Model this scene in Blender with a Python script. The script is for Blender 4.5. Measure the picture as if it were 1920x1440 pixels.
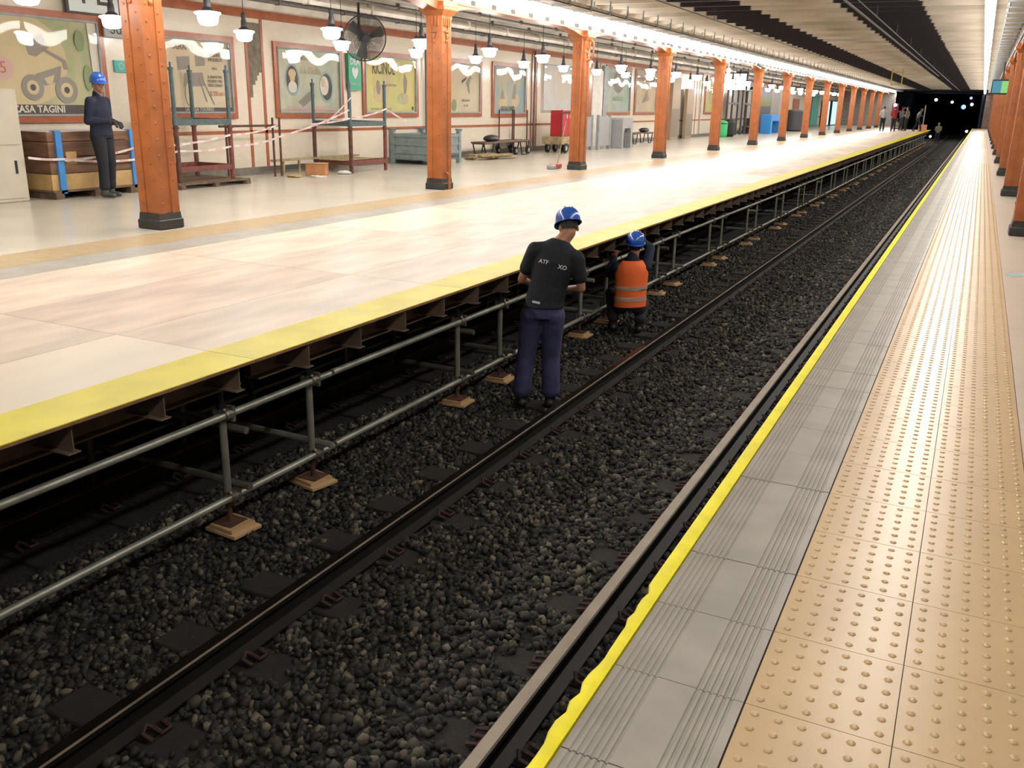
import bpy, bmesh, math, random
import numpy as np
from mathutils import Vector, Matrix
random.seed(7); RNG = np.random.default_rng(5)
for o in list(bpy.data.objects): bpy.data.objects.remove(o)
SC = bpy.context.scene; COL = SC.collection
# ---------------- camera ----------------
cd = bpy.data.cameras.new('camera'); cam = bpy.data.objects.new('camera', cd); COL.objects.link(cam)
cd.sensor_width = 36; cd.lens = 31.755; cd.clip_start = 0.05; cd.clip_end = 400
CM = Matrix(((0.8942, -0.1496, 0.4220), (0.4473, 0.2576, -0.8565), (0.0194, 0.9546, 0.2972)))
mw = CM.to_4x4(); mw.translation = Vector((0, 0, 1.5)); cam.matrix_world = mw
SC.camera = cam
# ---------------- world, exposure ----------------
w = bpy.data.worlds.new('world'); SC.world = w; w.use_nodes = True
bg = w.node_tree.nodes['Background']; bg.inputs[0].default_value = (0.9, 0.92, 1, 1); bg.inputs[1].default_value = 0.015
SC.view_settings.view_transform = 'Standard'; SC.view_settings.look = 'None'
SC.view_settings.gamma = 1; SC.view_settings.use_curve_mapping = False
SC.view_settings.exposure = 0.0
TUBE_W = 20.0      # watts of each tube-row area light, per metre
TUBE_E = 17.0      # emission of a tube
LAMP_E = 42.0      # emission of a pendant bowl
PI = math.pi
# ---------------- materials ----------------
def mat(name, col, rough=0.6, metal=0.0, var=0.0, scale=6.0, bump=0.0, bscale=40.0, coat=0.0, emit=None, estr=0.0, col2=None, dist=0.01, stretch=None, detail=5):
    m = bpy.data.materials.new(name); m.use_nodes = True
    nt = m.node_tree; N = nt.nodes; L = nt.links; b = N['Principled BSDF']
    b.inputs['Base Color'].default_value = (*col, 1); b.inputs['Roughness'].default_value = rough
    b.inputs['Metallic'].default_value = metal
    if coat: b.inputs['Coat Weight'].default_value = coat; b.inputs['Coat Roughness'].default_value = 0.08
    if emit: b.inputs['Emission Color'].default_value = (*emit, 1); b.inputs['Emission Strength'].default_value = estr
    if var or col2 or bump:
        tc = N.new('ShaderNodeTexCoord'); mp = N.new('ShaderNodeMapping'); L.new(tc.outputs['Object'], mp.inputs[0])
        if stretch: mp.inputs['Scale'].default_value = stretch
    if var or col2:
        n = N.new('ShaderNodeTexNoise'); n.inputs['Scale'].default_value = scale; n.inputs['Detail'].default_value = detail
        L.new(mp.outputs[0], n.inputs[0]); r = N.new('ShaderNodeValToRGB'); L.new(n.outputs[0], r.inputs[0])
        c2 = col2 if col2 else tuple(c*(1-var) for c in col)
        c1 = col if col2 else tuple(min(1, c*(1+var*0.5)) for c in col)
        r.color_ramp.elements[0].position = 0.35; r.color_ramp.elements[1].position = 0.65
        r.color_ramp.elements[0].color = (*c2, 1); r.color_ramp.elements[1].color = (*c1, 1)
        L.new(r.outputs[0], b.inputs['Base Color'])
    if bump:
        n2 = N.new('ShaderNodeTexNoise'); n2.inputs['Scale'].default_value = bscale; n2.inputs['Detail'].default_value = 4
        L.new(mp.outputs[0], n2.inputs[0]); bp = N.new('ShaderNodeBump'); bp.inputs['Strength'].default_value = bump
        bp.inputs['Distance'].default_value = dist; L.new(n2.outputs[0], bp.inputs['Height']); L.new(bp.outputs[0], b.inputs['Normal'])
    return m
def emis(name, col, s):
    m = bpy.data.materials.new(name); m.use_nodes = True; nt = m.node_tree; nt.nodes.clear()
    e = nt.nodes.new('ShaderNodeEmission'); e.inputs[0].default_value = (*col, 1); e.inputs[1].default_value = s
    o = nt.nodes.new('ShaderNodeOutputMaterial'); nt.links.new(e.outputs[0], o.inputs[0]); return m
M = {}
M['orange'] = mat('orange_paint', (0.355, 0.108, 0.028), 0.42, var=0.18, scale=5, bump=0.25, bscale=70, dist=0.004)
M['black_base'] = mat('black_base_paint', (0.03, 0.028, 0.026), 0.55, var=0.3)
M['plyA'] = mat('plywood_pale', (0.64, 0.53, 0.42), 0.42, var=0.20, scale=3.4, stretch=(1, 0.3, 1), detail=9)
M['plyB'] = mat('plywood_pinkish', (0.62, 0.49, 0.385), 0.45, var=0.24, scale=3.0, stretch=(1, 0.3, 1), detail=9)
M['plyC'] = mat('plywood_cream', (0.70, 0.61, 0.48), 0.4, var=0.10, scale=1.8, stretch=(1, 0.25, 1))
M['plyedge'] = mat('plywood_edge', (0.20, 0.11, 0.06), 0.8, var=0.3)
M['yellow'] = mat('yellow_line_paint', (0.68, 0.60, 0.008), 0.40, var=0.12, scale=3, bump=0.12, bscale=200, dist=0.002)
M['yellow'].node_tree.nodes['Principled BSDF'].inputs['Specular IOR Level'].default_value = .25
M['yellow2'] = mat('yellow_kerb_paint', (0.84, 0.76, 0.012), 0.5, var=0.10, scale=9, bump=0.3, bscale=60, dist=0.004)
M['grey_tile'] = mat('grey_tile', (0.36, 0.345, 0.305), 0.34, var=0.13, scale=5, detail=8)
M['tan_tile'] = mat('tan_tactile_tile', (0.54, 0.385, 0.205), 0.30, var=0.07, scale=3)
M['pale_tile'] = mat('pale_floor_tile', (0.56, 0.49, 0.40), 0.28, var=0.06, scale=1.2)
M['pale_floor'] = mat('polished_platform_floor', (0.52, 0.48, 0.40), 0.24, var=0.08, scale=0.8)
M['joint'] = mat('dark_joint', (0.10, 0.08, 0.06), 0.9)
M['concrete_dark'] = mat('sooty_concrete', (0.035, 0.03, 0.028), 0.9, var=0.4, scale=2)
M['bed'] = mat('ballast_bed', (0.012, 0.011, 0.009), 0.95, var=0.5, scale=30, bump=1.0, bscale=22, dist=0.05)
M['rail_side'] = mat('rail_side_steel', (0.013, 0.011, 0.009), 0.6, metal=0.4, var=0.3)
M['rail_top'] = mat('rail_head_steel', (0.50, 0.45, 0.38), 0.42, metal=0.9, var=0.1)
M['rail_mid'] = mat('rail_head_dark', (0.15, 0.13, 0.11), 0.30, metal=1.0, var=0.2)
M['rail_rust'] = mat('rail_head_brown', (0.20, 0.14, 0.10), 0.4, metal=0.7, var=0.2)
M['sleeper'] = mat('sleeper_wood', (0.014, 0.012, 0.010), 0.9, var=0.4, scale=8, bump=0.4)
M['clip'] = mat('rusty_clip', (0.035, 0.014, 0.011), 0.7, var=0.3)
M['galv'] = mat('galvanised_tube', (0.34, 0.35, 0.30), 0.42, metal=0.55, var=0.22, scale=7)
M['tube_dark'] = mat('weathered_tube', (0.13, 0.12, 0.10), 0.5, metal=0.4, var=0.3)
M['coupler'] = mat('coupler_steel', (0.20, 0.18, 0.15), 0.5, metal=0.6, var=0.4, scale=30)
M['rusty'] = mat('rusty_steel', (0.11, 0.05, 0.035), 0.7, metal=0.2, var=0.4, scale=12)
M['pad'] = mat('pine_block', (0.50, 0.33, 0.16), 0.7, var=0.25, scale=14, stretch=(1, 0.2, 1))
M['beam_rust'] = mat('beam_primer', (0.16, 0.115, 0.085), 0.6, metal=0.1, var=0.35, scale=4)
M['cream_wall'] = mat('cream_wall_tile', (0.72, 0.65, 0.53), 0.18, var=0.05, scale=1.0, coat=0.3)
M['red_band'] = mat('red_brown_tile', (0.36, 0.115, 0.055), 0.25, var=0.15, scale=6)
M['skirting'] = mat('grey_skirting', (0.17, 0.16, 0.13), 0.45, var=0.2)
M['ceil_left'] = mat('platform_ceiling', (0.40, 0.36, 0.31), 0.7, var=0.15, scale=1.0, stretch=(3, 0.5, 1))
M['grey_pipe'] = mat('grey_conduit', (0.13, 0.12, 0.11), 0.6, var=0.3)
M['pipe_pale'] = mat('pale_conduit', (0.45, 0.41, 0.36), 0.5, var=0.2)
M['black'] = mat('black_metal', (0.012, 0.012, 0.014), 0.4)
M['dark_grey'] = mat('dark_grey', (0.05, 0.05, 0.055), 0.5)
M['tunnel'] = mat('tunnel_dark_haze', (0.006, 0.008, 0.02), 0.9)  # near-black lining, with the tunnel's blue haze put into its colour
M['white_metal'] = mat('white_enamel', (0.7, 0.68, 0.64), 0.35)
M['fascia'] = mat('fascia_cream', (0.66, 0.62, 0.56), 0.5, var=0.15, scale=3)
M['grey_paint'] = mat('grey_paint', (0.28, 0.30, 0.30), 0.5, var=0.15)
M['teal'] = mat('teal_paint', (0.065, 0.10, 0.105), 0.5, var=0.25, scale=15)
M['red_oxide'] = mat('red_oxide_paint', (0.17, 0.05, 0.035), 0.6, var=0.3, scale=12)
M['crate_wood'] = mat('crate_wood', (0.17, 0.085, 0.045), 0.7, var=0.4, scale=4, stretch=(1, 0.3, 3))
M['crate_pale'] = mat('crate_pale_wood', (0.46, 0.30, 0.12), 0.7, var=0.2, scale=5)
M['pallet'] = mat('pallet_wood', (0.14, 0.09, 0.055), 0.8, var=0.35, scale=10)
M['blue_strap'] = mat('blue_post', (0.05, 0.22, 0.55), 0.5, var=0.1)
M['cabinet'] = mat('cabinet_cream', (0.50, 0.46, 0.37), 0.4, var=0.06, scale=3)
M['paper'] = mat('white_sheet', (0.62, 0.60, 0.56), 0.7)
M['red'] = mat('red_enamel', (0.42, 0.02, 0.03), 0.35)
M['blue_grey'] = mat('blue_grey_metal', (0.20, 0.255, 0.25), 0.5, var=0.15, scale=8)
M['panel_grey'] = mat('panel_grey', (0.30, 0.31, 0.32), 0.45, var=0.08)
M['bluebox'] = mat('blue_plastic', (0.03, 0.24, 0.62), 0.45)
M['cardboard'] = mat('brown_box', (0.42, 0.19, 0.08), 0.8, var=0.2)
M['timber'] = mat('scrap_timber', (0.34, 0.26, 0.14), 0.8, var=0.35, scale=9)
M['rubber'] = mat('black_rubber', (0.015, 0.015, 0.015), 0.7)
M['hub'] = mat('wheel_hub', (0.5, 0.48, 0.44), 0.4, metal=0.6)
M['green'] = mat('green_sign', (0.02, 0.30, 0.16), 0.4)
M['greenbin'] = mat('green_plastic', (0.03, 0.42, 0.14), 0.5)
M['tealdoor'] = mat('teal_door', (0.04, 0.25, 0.21), 0.5)
M['skin'] = mat('skin', (0.33, 0.155, 0.095), 0.5, var=0.1, scale=12)
M['hair'] = mat('hair', (0.012, 0.010, 0.010), 0.6)
M['navy'] = mat('navy_cloth', (0.008, 0.013, 0.038), 0.8, bump=0.5, bscale=9, dist=0.03, var=0.25)
M['navy_shirt'] = mat('navy_tshirt', (0.0035, 0.006, 0.012), 0.8, bump=0.5, bscale=8, dist=0.03, var=0.3)
M['trouser'] = mat('blue_work_trousers', (0.045, 0.046, 0.12), 0.85, bump=0.6, bscale=10, dist=0.03, var=0.3)
M['dark_trouser'] = mat('dark_trousers', (0.010, 0.010, 0.016), 0.85, bump=0.5, bscale=10, dist=0.03)
M['boot'] = mat('black_boot', (0.014, 0.013, 0.013), 0.5)
M['boot_grey'] = mat('grey_boot', (0.05, 0.055, 0.055), 0.6)
M['helmet'] = mat('blue_helmet', (0.02, 0.10, 0.46), 0.22, coat=0.5)
M['vest'] = mat('orange_vest', (0.95, 0.17, 0.035), 0.7, bump=0.4, bscale=7, dist=0.03)
M['reflect'] = mat('reflective_band', (0.42, 0.33, 0.25), 0.4)
M['glove'] = mat('dark_glove', (0.012, 0.011, 0.011), 0.7)
M['letter'] = mat('print_white', (0.55, 0.57, 0.6), 0.6)
M['ink'] = mat('ink_dark', (0.06, 0.055, 0.05), 0.6)
M['ink_grey'] = mat('ink_grey', (0.22, 0.20, 0.17), 0.6)
M['ink_red'] = mat('ink_red', (0.42, 0.12, 0.08), 0.6)
M['screen'] = emis('screen_picture', (0.12, 0.35, 0.45), 0.9)
M['screen2'] = emis('screen_picture_green', (0.35, 0.75, 0.25), 0.9)
M['tube'] = emis('tube_glow', (1.0, 0.95, 0.90), TUBE_E)
M['bowl'] = emis('bowl_glow', (1.0, 0.95, 0.90), LAMP_E)
M['lightbox'] = emis('lightbox_glow', (1.0, 0.98, 0.94), 3.2)
# ceiling over the tracks: cream painted sheet with two soot stripes over the track centres
def soot_ceiling():
    m = mat('sooted_ceiling', (0.44, 0.39, 0.33), 0.75); nt = m.node_tree; N = nt.nodes; L = nt.links; b = N['Principled BSDF']
    tc = N.new('ShaderNodeTexCoord'); sx = N.new('ShaderNodeSeparateXYZ'); L.new(tc.outputs['Object'], sx.inputs[0])
    nz = N.new('ShaderNodeTexNoise'); nz.inputs['Scale'].default_value = 1.3; nz.inputs['Detail'].default_value = 6; L.new(tc.outputs['Object'], nz.inputs[0])
    def f(op, a, bb=None, clamp=False):
        n = N.new('ShaderNodeMath'); n.operation = op; n.use_clamp = clamp
        for i, v in enumerate((a, bb)):
            if v is None: continue
            if isinstance(v, (int, float)): n.inputs[i].default_value = v
            else: L.new(v, n.inputs[i])
        return n.outputs[0]
    xx = f('ADD', sx.outputs[0], f('MULTIPLY', f('SUBTRACT', nz.outputs[0], 0.5), 0.10))
    def stripe(c, hw): return f('MULTIPLY', f('SUBTRACT', hw, f('ABSOLUTE', f('SUBTRACT', xx, c))), 22, True)
    s = f('ADD', stripe(-5.43, .66), stripe(-2.2, .80), True)
    mp = N.new('ShaderNodeMapping'); mp.inputs['Scale'].default_value = (0.4, 3.0, 1); L.new(tc.outputs['Object'], mp.inputs[0])
    n2 = N.new('ShaderNodeTexNoise'); n2.inputs['Scale'].default_value = 1.6; n2.inputs['Detail'].default_value = 7; L.new(mp.outputs[0], n2.inputs[0])
    r = N.new('ShaderNodeValToRGB'); r.color_ramp.elements[0].position = .3; r.color_ramp.elements[1].position = .62
    r.color_ramp.elements[0].color = (.40, .35, .29, 1); r.color_ramp.elements[1].color = (.62, .56, .47, 1); L.new(n2.outputs[0], r.inputs[0])
    mx = N.new('ShaderNodeMixRGB'); L.new(s, mx.inputs[0]); L.new(r.outputs[0], mx.inputs[1]); mx.inputs[2].default_value = (.022, .016, .018, 1)
    L.new(mx.outputs[0], b.inputs['Base Color']); return m
M['ceiling'] = soot_ceiling()
# tiled wall: thin grout lines
def tiled(name, col, grout, sy, sz, rough):
    m = mat(name, col, rough); nt = m.node_tree; N = nt.nodes; L = nt.links; b = N['Principled BSDF']
    tc = N.new('ShaderNodeTexCoord'); mp = N.new('ShaderNodeMapping'); mp.inputs['Rotation'].default_value = (PI/2, 0, PI/2)
    sx = N.new('ShaderNodeSeparateXYZ'); cx = N.new('ShaderNodeCombineXYZ'); L.new(tc.outputs['Object'], sx.inputs[0])
    L.new(sx.outputs[1], cx.inputs[0]); L.new(sx.outputs[2], cx.inputs[1])
    br = N.new('ShaderNodeTexBrick'); br.offset = 0.5; L.new(cx.outputs[0], br.inputs[0])
    br.inputs['Color1'].default_value = (*col, 1); br.inputs['Color2'].default_value = (*[c*.95 for c in col], 1); br.inputs['Mortar'].default_value = (*grout, 1)
    br.inputs['Scale'].default_value = 1; br.inputs['Brick Width'].default_value = sy; br.inputs['Row Height'].default_value = sz; br.inputs['Mortar Size'].default_value = .003
    L.new(br.outputs[0], b.inputs['Base Color']); return m
M['wall_tile'] = tiled('cream_tiles', (.70, .63, .52), (.655, .588, .48), .15, .075, .16)
def pane_mat():
    m = bpy.data.materials.new('wavy_acrylic'); m.use_nodes = True; nt = m.node_tree; N = nt.nodes; L = nt.links; N.clear()
    o = N.new('ShaderNodeOutputMaterial'); mx = N.new('ShaderNodeMixShader'); tr = N.new('ShaderNodeBsdfTransparent'); gl = N.new('ShaderNodeBsdfGlossy')
    gl.inputs['Roughness'].default_value = 0.02; fr = N.new('ShaderNodeFresnel'); fr.inputs[0].default_value = 1.5
    tc = N.new('ShaderNodeTexCoord'); nz = N.new('ShaderNodeTexNoise'); nz.inputs['Scale'].default_value = 1.3; nz.inputs['Detail'].default_value = 0.0
    L.new(tc.outputs['Object'], nz.inputs[0]); bp = N.new('ShaderNodeBump'); bp.inputs['Strength'].default_value = 1; bp.inputs['Distance'].default_value = .008
    L.new(nz.outputs[0], bp.inputs['Height']); L.new(bp.outputs[0], gl.inputs['Normal']); L.new(bp.outputs[0], fr.inputs['Normal'])
    ge = N.new('ShaderNodeNewGeometry'); s1 = N.new('ShaderNodeMath'); s1.operation = 'SUBTRACT'; s1.inputs[0].default_value = 1; L.new(ge.outputs['Backfacing'], s1.inputs[1]); m1 = N.new('ShaderNodeMath'); m1.operation = 'MULTIPLY'; L.new(s1.outputs[0], m1.inputs[0]); L.new(fr.outputs[0], m1.inputs[1])
    L.new(m1.outputs[0], mx.inputs[0]); L.new(tr.outputs[0], mx.inputs[1]); L.new(gl.outputs[0], mx.inputs[2]); L.new(mx.outputs[0], o.inputs[0]); return m
M['pane'] = pane_mat()
def mesh_guard_mat():
    return mat('guard_wire', (.03, .03, .032), .5, metal=.3)
# ---------------- helpers ----------------
def tag(o, label=None, cat=None, group=None, kind=None):
    if label: o['label'] = label
    if cat: o['category'] = cat
    if group: o['group'] = group
    if kind: o['kind'] = kind
    return o
def thing(name, label, cat, loc=(0, 0, 0), rz=0, group=None):
    o = bpy.data.objects.new(name, None); COL.objects.link(o); o.empty_display_size = .1
    o.location = loc; o.rotation_euler = (0, 0, rz); return tag(o, label, cat, group)
def dup(root, loc=None, rz=None, label=None, group=None):
    def cp(o, par):
        c = o.copy(); COL.objects.link(c)
        if par: c.parent = par
        for ch in kids.get(o.name, []): cp(ch, c)
        return c
    kids = {}
    for o in root.children_recursive: kids.setdefault(o.parent.name, []).append(o)
    r = cp(root, None)
    if loc is not None: r.location = loc
    if rz is not None: r.rotation_euler = (0, 0, rz)
    if label: r['label'] = label
    if group: r['group'] = group
    return r
class MB:
    def __init__(s): s.v = []; s.f = []; s.m = []; s.mi = 0
    def add(s, vs, fs):
        b = len(s.v); s.v += [tuple(p) for p in vs]; s.f += [tuple(i+b for i in f) for f in fs]; s.m += [s.mi]*len(fs); return s
    def box(s, x0, x1, y0, y1, z0, z1, R=None, c=None):
        vs = [Vector((x, y, z)) for x in (x0, x1) for y in (y0, y1) for z in (z0, z1)]
        if R is not None:
            c = Vector(c) if c is not None else Vector(((x0+x1)/2, (y0+y1)/2, (z0+z1)/2))
            vs = [R @ (v-c)+c for v in vs]
        return s.add(vs, [(0, 1, 3, 2), (4, 6, 7, 5), (0, 4, 5, 1), (2, 3, 7, 6), (0, 2, 6, 4), (1, 5, 7, 3)])
    def bevbox(s, x0, x1, y0, y1, z0, z1, b=.01):
        P = []
        for z, i in ((z0, b), (z0+b, 0), (z1-b, 0), (z1, b)):
            c = b
            P.append([(x0+i+c, y0+i, z), (x1-i-c, y0+i, z), (x1-i, y0+i+c, z), (x1-i, y1-i-c, z), (x1-i-c, y1-i, z), (x0+i+c, y1-i, z), (x0+i, y1-i-c, z), (x0+i, y0+i+c, z)])
        return s.rings(P, True)
    def rings(s, P, caps=True, closed=False):
        n = len(P[0]); vs = [p for r in P for p in r]; fs = []
        k = len(P)
        for i in range(k if closed else k-1):
            for j in range(n):
                a = i*n+j; b_ = i*n+(j+1) % n; c = ((i+1) % k)*n+(j+1) % n; d = ((i+1) % k)*n+j
                fs.append((a, b_, c, d))
        if caps and not closed: fs.append(tuple(range(n-1, -1, -1))); fs.append(tuple((k-1)*n+j for j in range(n)))
        return s.add(vs, fs)
    def frame(s, d, up=None):
        d = d.normalized(); u = Vector(up) if up is not None else (Vector((0, 0, 1)) if abs(d.z) < .9 else Vector((1, 0, 0)))
        u = (u-d*u.dot(d)).normalized(); return u, d.cross(u)
    def cyl(s, a, b, r, r2=None, n=10, caps=True):
        a = Vector(a); b = Vector(b); r2 = r if r2 is None else r2; u, v = s.frame(b-a)
        return s.rings([[a+(u*math.cos(t)+v*math.sin(t))*r for t in [2*PI*i/n for i in range(n)]], [b+(u*math.cos(t)+v*math.sin(t))*r2 for t in [2*PI*i/n for i in range(n)]]], caps)
    def tube(s, pts, r, n=8):
        pts = [Vector(p) for p in pts]; P = []; u = None
        for i, p in enumerate(pts):
            d = (pts[min(i+1, len(pts)-1)]-pts[max(i-1, 0)]).normalized()
            if u is None: u, v = s.frame(d)
            u = (u-d*u.dot(d)).normalized(); v = d.cross(u)
            P.append([p+(u*math.cos(t)+v*math.sin(t))*r for t in [2*PI*j/n for j in range(n)]])
        return s.rings(P)
    def lathe(s, prof, c=(0, 0, 0), n=20, caps=False, sx=1, sy=1):
        return s.rings([[(c[0]+r*math.cos(2*PI*i/n)*sx, c[1]+r*math.sin(2*PI*i/n)*sy, c[2]+z) for i in range(n)] for r, z in prof], caps)
    def ell(s, c, r, n=16, k=9, R=None):
        P = []
        for i in range(k+1):
            t = -PI/2+PI*i/k; q = []
            for j in range(n):
                a = 2*PI*j/n; v = Vector((r[0]*math.cos(t)*math.cos(a), r[1]*math.cos(t)*math.sin(a), r[2]*math.sin(t)))
                if abs(math.cos(t)) < 1e-6: v = Vector((1e-5*math.cos(a), 1e-5*math.sin(a), r[2]*math.sin(t)))
                if R is not None: v = R @ v
                q.append(v+Vector(c))
            P.append(q)
        return s.rings(P)
    def prism(s, poly, y0, y1, axis='y'):
        f = {'y': lambda p, t: (p[0], t, p[1]), 'x': lambda p, t: (t, p[0], p[1]), 'z': lambda p, t: (p[0], p[1], t)}[axis]
        return s.rings([[f(p, y0) for p in poly], [f(p, y1) for p in poly]])
    def ring(s, c, R, r, ax='x', n=28, k=6, el=1.0):
        P = []
        for i in range(n):
            a = 2*PI*i/n; q = []
            for j in range(k):
                b_ = 2*PI*j/k; rr = R+r*math.cos(b_); h = r*math.sin(b_)
                p = (rr*math.cos(a), rr*math.sin(a)*el, h)
                if ax == 'x': p = (h, p[0], p[1])
                if ax == 'y': p = (p[0], h, p[1])
                q.append((c[0]+p[0], c[1]+p[1], c[2]+p[2]))
            P.append(q)
        return s.rings(P, False, True)
    def build(s, name, mats, parent=None, smooth=False, origin='auto', world=False):
        me = bpy.data.meshes.new(name); vs = s.v
        if parent is None and origin == 'auto':
            a = np.array(vs); origin = ((a[:, 0].min()+a[:, 0].max())/2, (a[:, 1].min()+a[:, 1].max())/2, a[:, 2].min())
        if parent is None: vs = [(x-origin[0], y-origin[1], z-origin[2]) for x, y, z in vs]
        elif world:
            l = parent.location; vs = [(x-l[0], y-l[1], z-l[2]) for x, y, z in vs]
        me.from_pydata(vs, [], s.f)
        for m in (mats if isinstance(mats, (list, tuple)) else [mats]): me.materials.append(M[m] if isinstance(m, str) else m)
        me.polygons.foreach_set('material_index', s.m)
        bm = bmesh.new(); bm.from_mesh(me); bmesh.ops.recalc_face_normals(bm, faces=bm.faces); bm.to_mesh(me); bm.free()
        if smooth:
            me.polygons.foreach_set('use_smooth', [True]*len(me.polygons))
            try: me.set_sharp_from_angle(angle=math.radians(smooth if smooth is not True else 40))
            except Exception: pass
        me.update(); o = bpy.data.objects.new(name, me); COL.objects.link(o)
        if parent is None: o.location = origin
        else: o.parent = parent
        return o
def struct(name, mb, mats, **k):
    o = mb.build(name, mats, origin=(0, 0, 0), **k); o['kind'] = 'structure'; return o
def text_obj(name, s, size, m, parent, pos, R, extr=.001, align='CENTER', sx=1.0, world=False, bold=0.0):
    cu = bpy.data.curves.new('t', 'FONT'); cu.body = s; cu.size = size; cu.extrude = extr; cu.align_x = align; cu.align_y = 'CENTER'; cu.resolution_u = 2; cu.offset = bold
    o = bpy.data.objects.new('t', cu); COL.objects.link(o); bpy.context.view_layer.update()
    me = bpy.data.meshes.new_from_object(o.evaluated_get(bpy.context.evaluated_depsgraph_get())); bpy.data.objects.remove(o)
    T = Matrix.Translation(Vector(pos)-(Vector(parent.location) if world else Vector())) @ R.to_4x4() @ Matrix.Diagonal((sx, 1, 1, 1)); me.transform(T)
    me.materials.clear(); me.materials.append(M[m]); me.name = name
    n = bpy.data.objects.new(name, me); COL.objects.link(n); n.parent = parent; return n
RWALL = Matrix(((0, 0, 1), (1, 0, 0), (0, 1, 0)))
def area_light(name, parent, loc, sx, sy, watts, col=(1, .95, .88), rot=(0, 0, 0)):
    l = bpy.data.lights.new(name, 'AREA'); l.shape = 'RECTANGLE'; l.size = sx; l.size_y = sy; l.energy = watts; l.color = col
    o = bpy.data.objects.new(name, l); COL.objects.link(o); o.parent = parent; o.location = loc; o.rotation_euler = rot; return o
# ================= SETTING =================
Y0, Y1 = -5.0, 100.0
TL = .384; OFF = 2.10      # tile pitch and phase along the tracks
# right platform
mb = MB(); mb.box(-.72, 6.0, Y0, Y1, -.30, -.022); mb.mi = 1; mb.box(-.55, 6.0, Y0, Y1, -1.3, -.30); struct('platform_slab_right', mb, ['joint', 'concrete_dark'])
mb = MB()
prof = [(-.692, -.03), (-.692, 0)]
for base in (-.672, -.462):
    for k in range(6):
        x = base+k*.0185; prof += [(x, 0), (x+.003, -.0045), (x+.007, -.0045), (x+.010, 0)]
prof += [(-.334, 0), (-.334, -.03)]
k0 = int((Y0-OFF)/TL)
for k in range(k0, int((60-OFF)/TL)):
    y = OFF+k*TL; zj = random.uniform(-.001, .001); mb.prism([(a, b+zj) for a, b in prof], y+.002, y+TL-.002)
mb.box(-.692, -.334, OFF+int((60-OFF)/TL)*TL, Y1, -.03, 0)
struct('edge_paving_right', mb, 'grey_tile')
mb = MB()
dome = [(.0118, 0), (.0105, .0024), (.0075, .004), (.003, .0047)]
for cx in (-.330, .032):
    for k in range(k0, int((60-OFF)/TL)):
        y = OFF+k*TL; mb.box(cx+.0012, cx+.3605, y+.0012, y+TL-.0012, -.03, 0)
        if y < 1.2 or y > 32: continue
        for i in range(6):
            for j in range(6):
                mb.lathe(dome if y < 8 else [(.0118, 0), (.009, .004), (.003, .0047)], (cx+.0325+i*.0592, y+.034+j*.0632, 0), n=10 if y < 8 else 6, caps=True)
yy = OFF+int((60-OFF)/TL)*TL
mb.box(-.33, .393, yy, Y1, -.03, 0)
for i in range(12):   # far bumps run together into ridges
    pass
for j in range(int(32/TL*0), 0): pass
y = OFF+TL*int((32-OFF)/TL)
while y < 78:
    for i in range(12): mb.box(-.33+.0325+i*.06-.009, -.33+.0325+i*.06+.009, y, y+.045, 0, .0045)
    y += .0632 if y < 45 else .19
o = struct('tactile_paving_right', mb, 'tan_tile', smooth=30)
mb = MB()
for k in range(-12, 240):
    for j in range(13):
        if k*.41 > 40 and j > 3: continue
        mb.box(.396+j*.42, .396+j*.42+.418, k*.41, k*.41+.4085, -.03, -.0005)
struct('floor_right', mb, 'pale_tile')
# yellow painted kerb, chipped near the camera
mb = MB(); y = Y0; rr = random.Random(3); ys = []
while y < Y1:
    st = .045 if y < 3.2 else 1.5
    rag = rr.uniform(-.007, .007) if y < 2.55 else 0
    ys.append((y, -.748+rag+(.012 if y < 2.53 else 0), -.035 + (rr.uniform(-.006, .004) if y < 2.6 else 0))); y += st
mb.rings([[(xl, y, zb), (xl, y, .003), (xl+.006, y, .008), (-.696, y, .006), (-.694, y, zb)] for y, xl, zb in ys])
struct('trim_1', mb, 'yellow2', smooth=50)
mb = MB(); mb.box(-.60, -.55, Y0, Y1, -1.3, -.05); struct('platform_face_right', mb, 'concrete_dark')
# track bed
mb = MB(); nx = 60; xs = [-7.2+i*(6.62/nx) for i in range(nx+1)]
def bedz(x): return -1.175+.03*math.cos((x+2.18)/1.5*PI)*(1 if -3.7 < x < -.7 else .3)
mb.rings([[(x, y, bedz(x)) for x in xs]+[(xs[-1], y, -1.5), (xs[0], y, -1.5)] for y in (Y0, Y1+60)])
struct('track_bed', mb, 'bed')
# left platform
mb = MB(); mb.box(-13.3, -8.27, Y0, Y1, -.3, 0); struct('floor_left', mb, 'pale_floor')
mb = MB(); mb.box(-8.27, -7.62, Y0, Y1, -.3, .0005); struct('tactile_paving_left', mb, mat('tan_strip', (.44, .33, .19), .3, var=.12, scale=8))
mb = MB(); mb.box(-7.62, -6.92, Y0, Y1, -.3, 0); mb.mi = 1; mb.box(-13.3, -7.0, Y0, Y1, -1.4, -.3); struct('edge_paving_left', mb, ['grey_tile', 'concrete_dark'])
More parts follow.
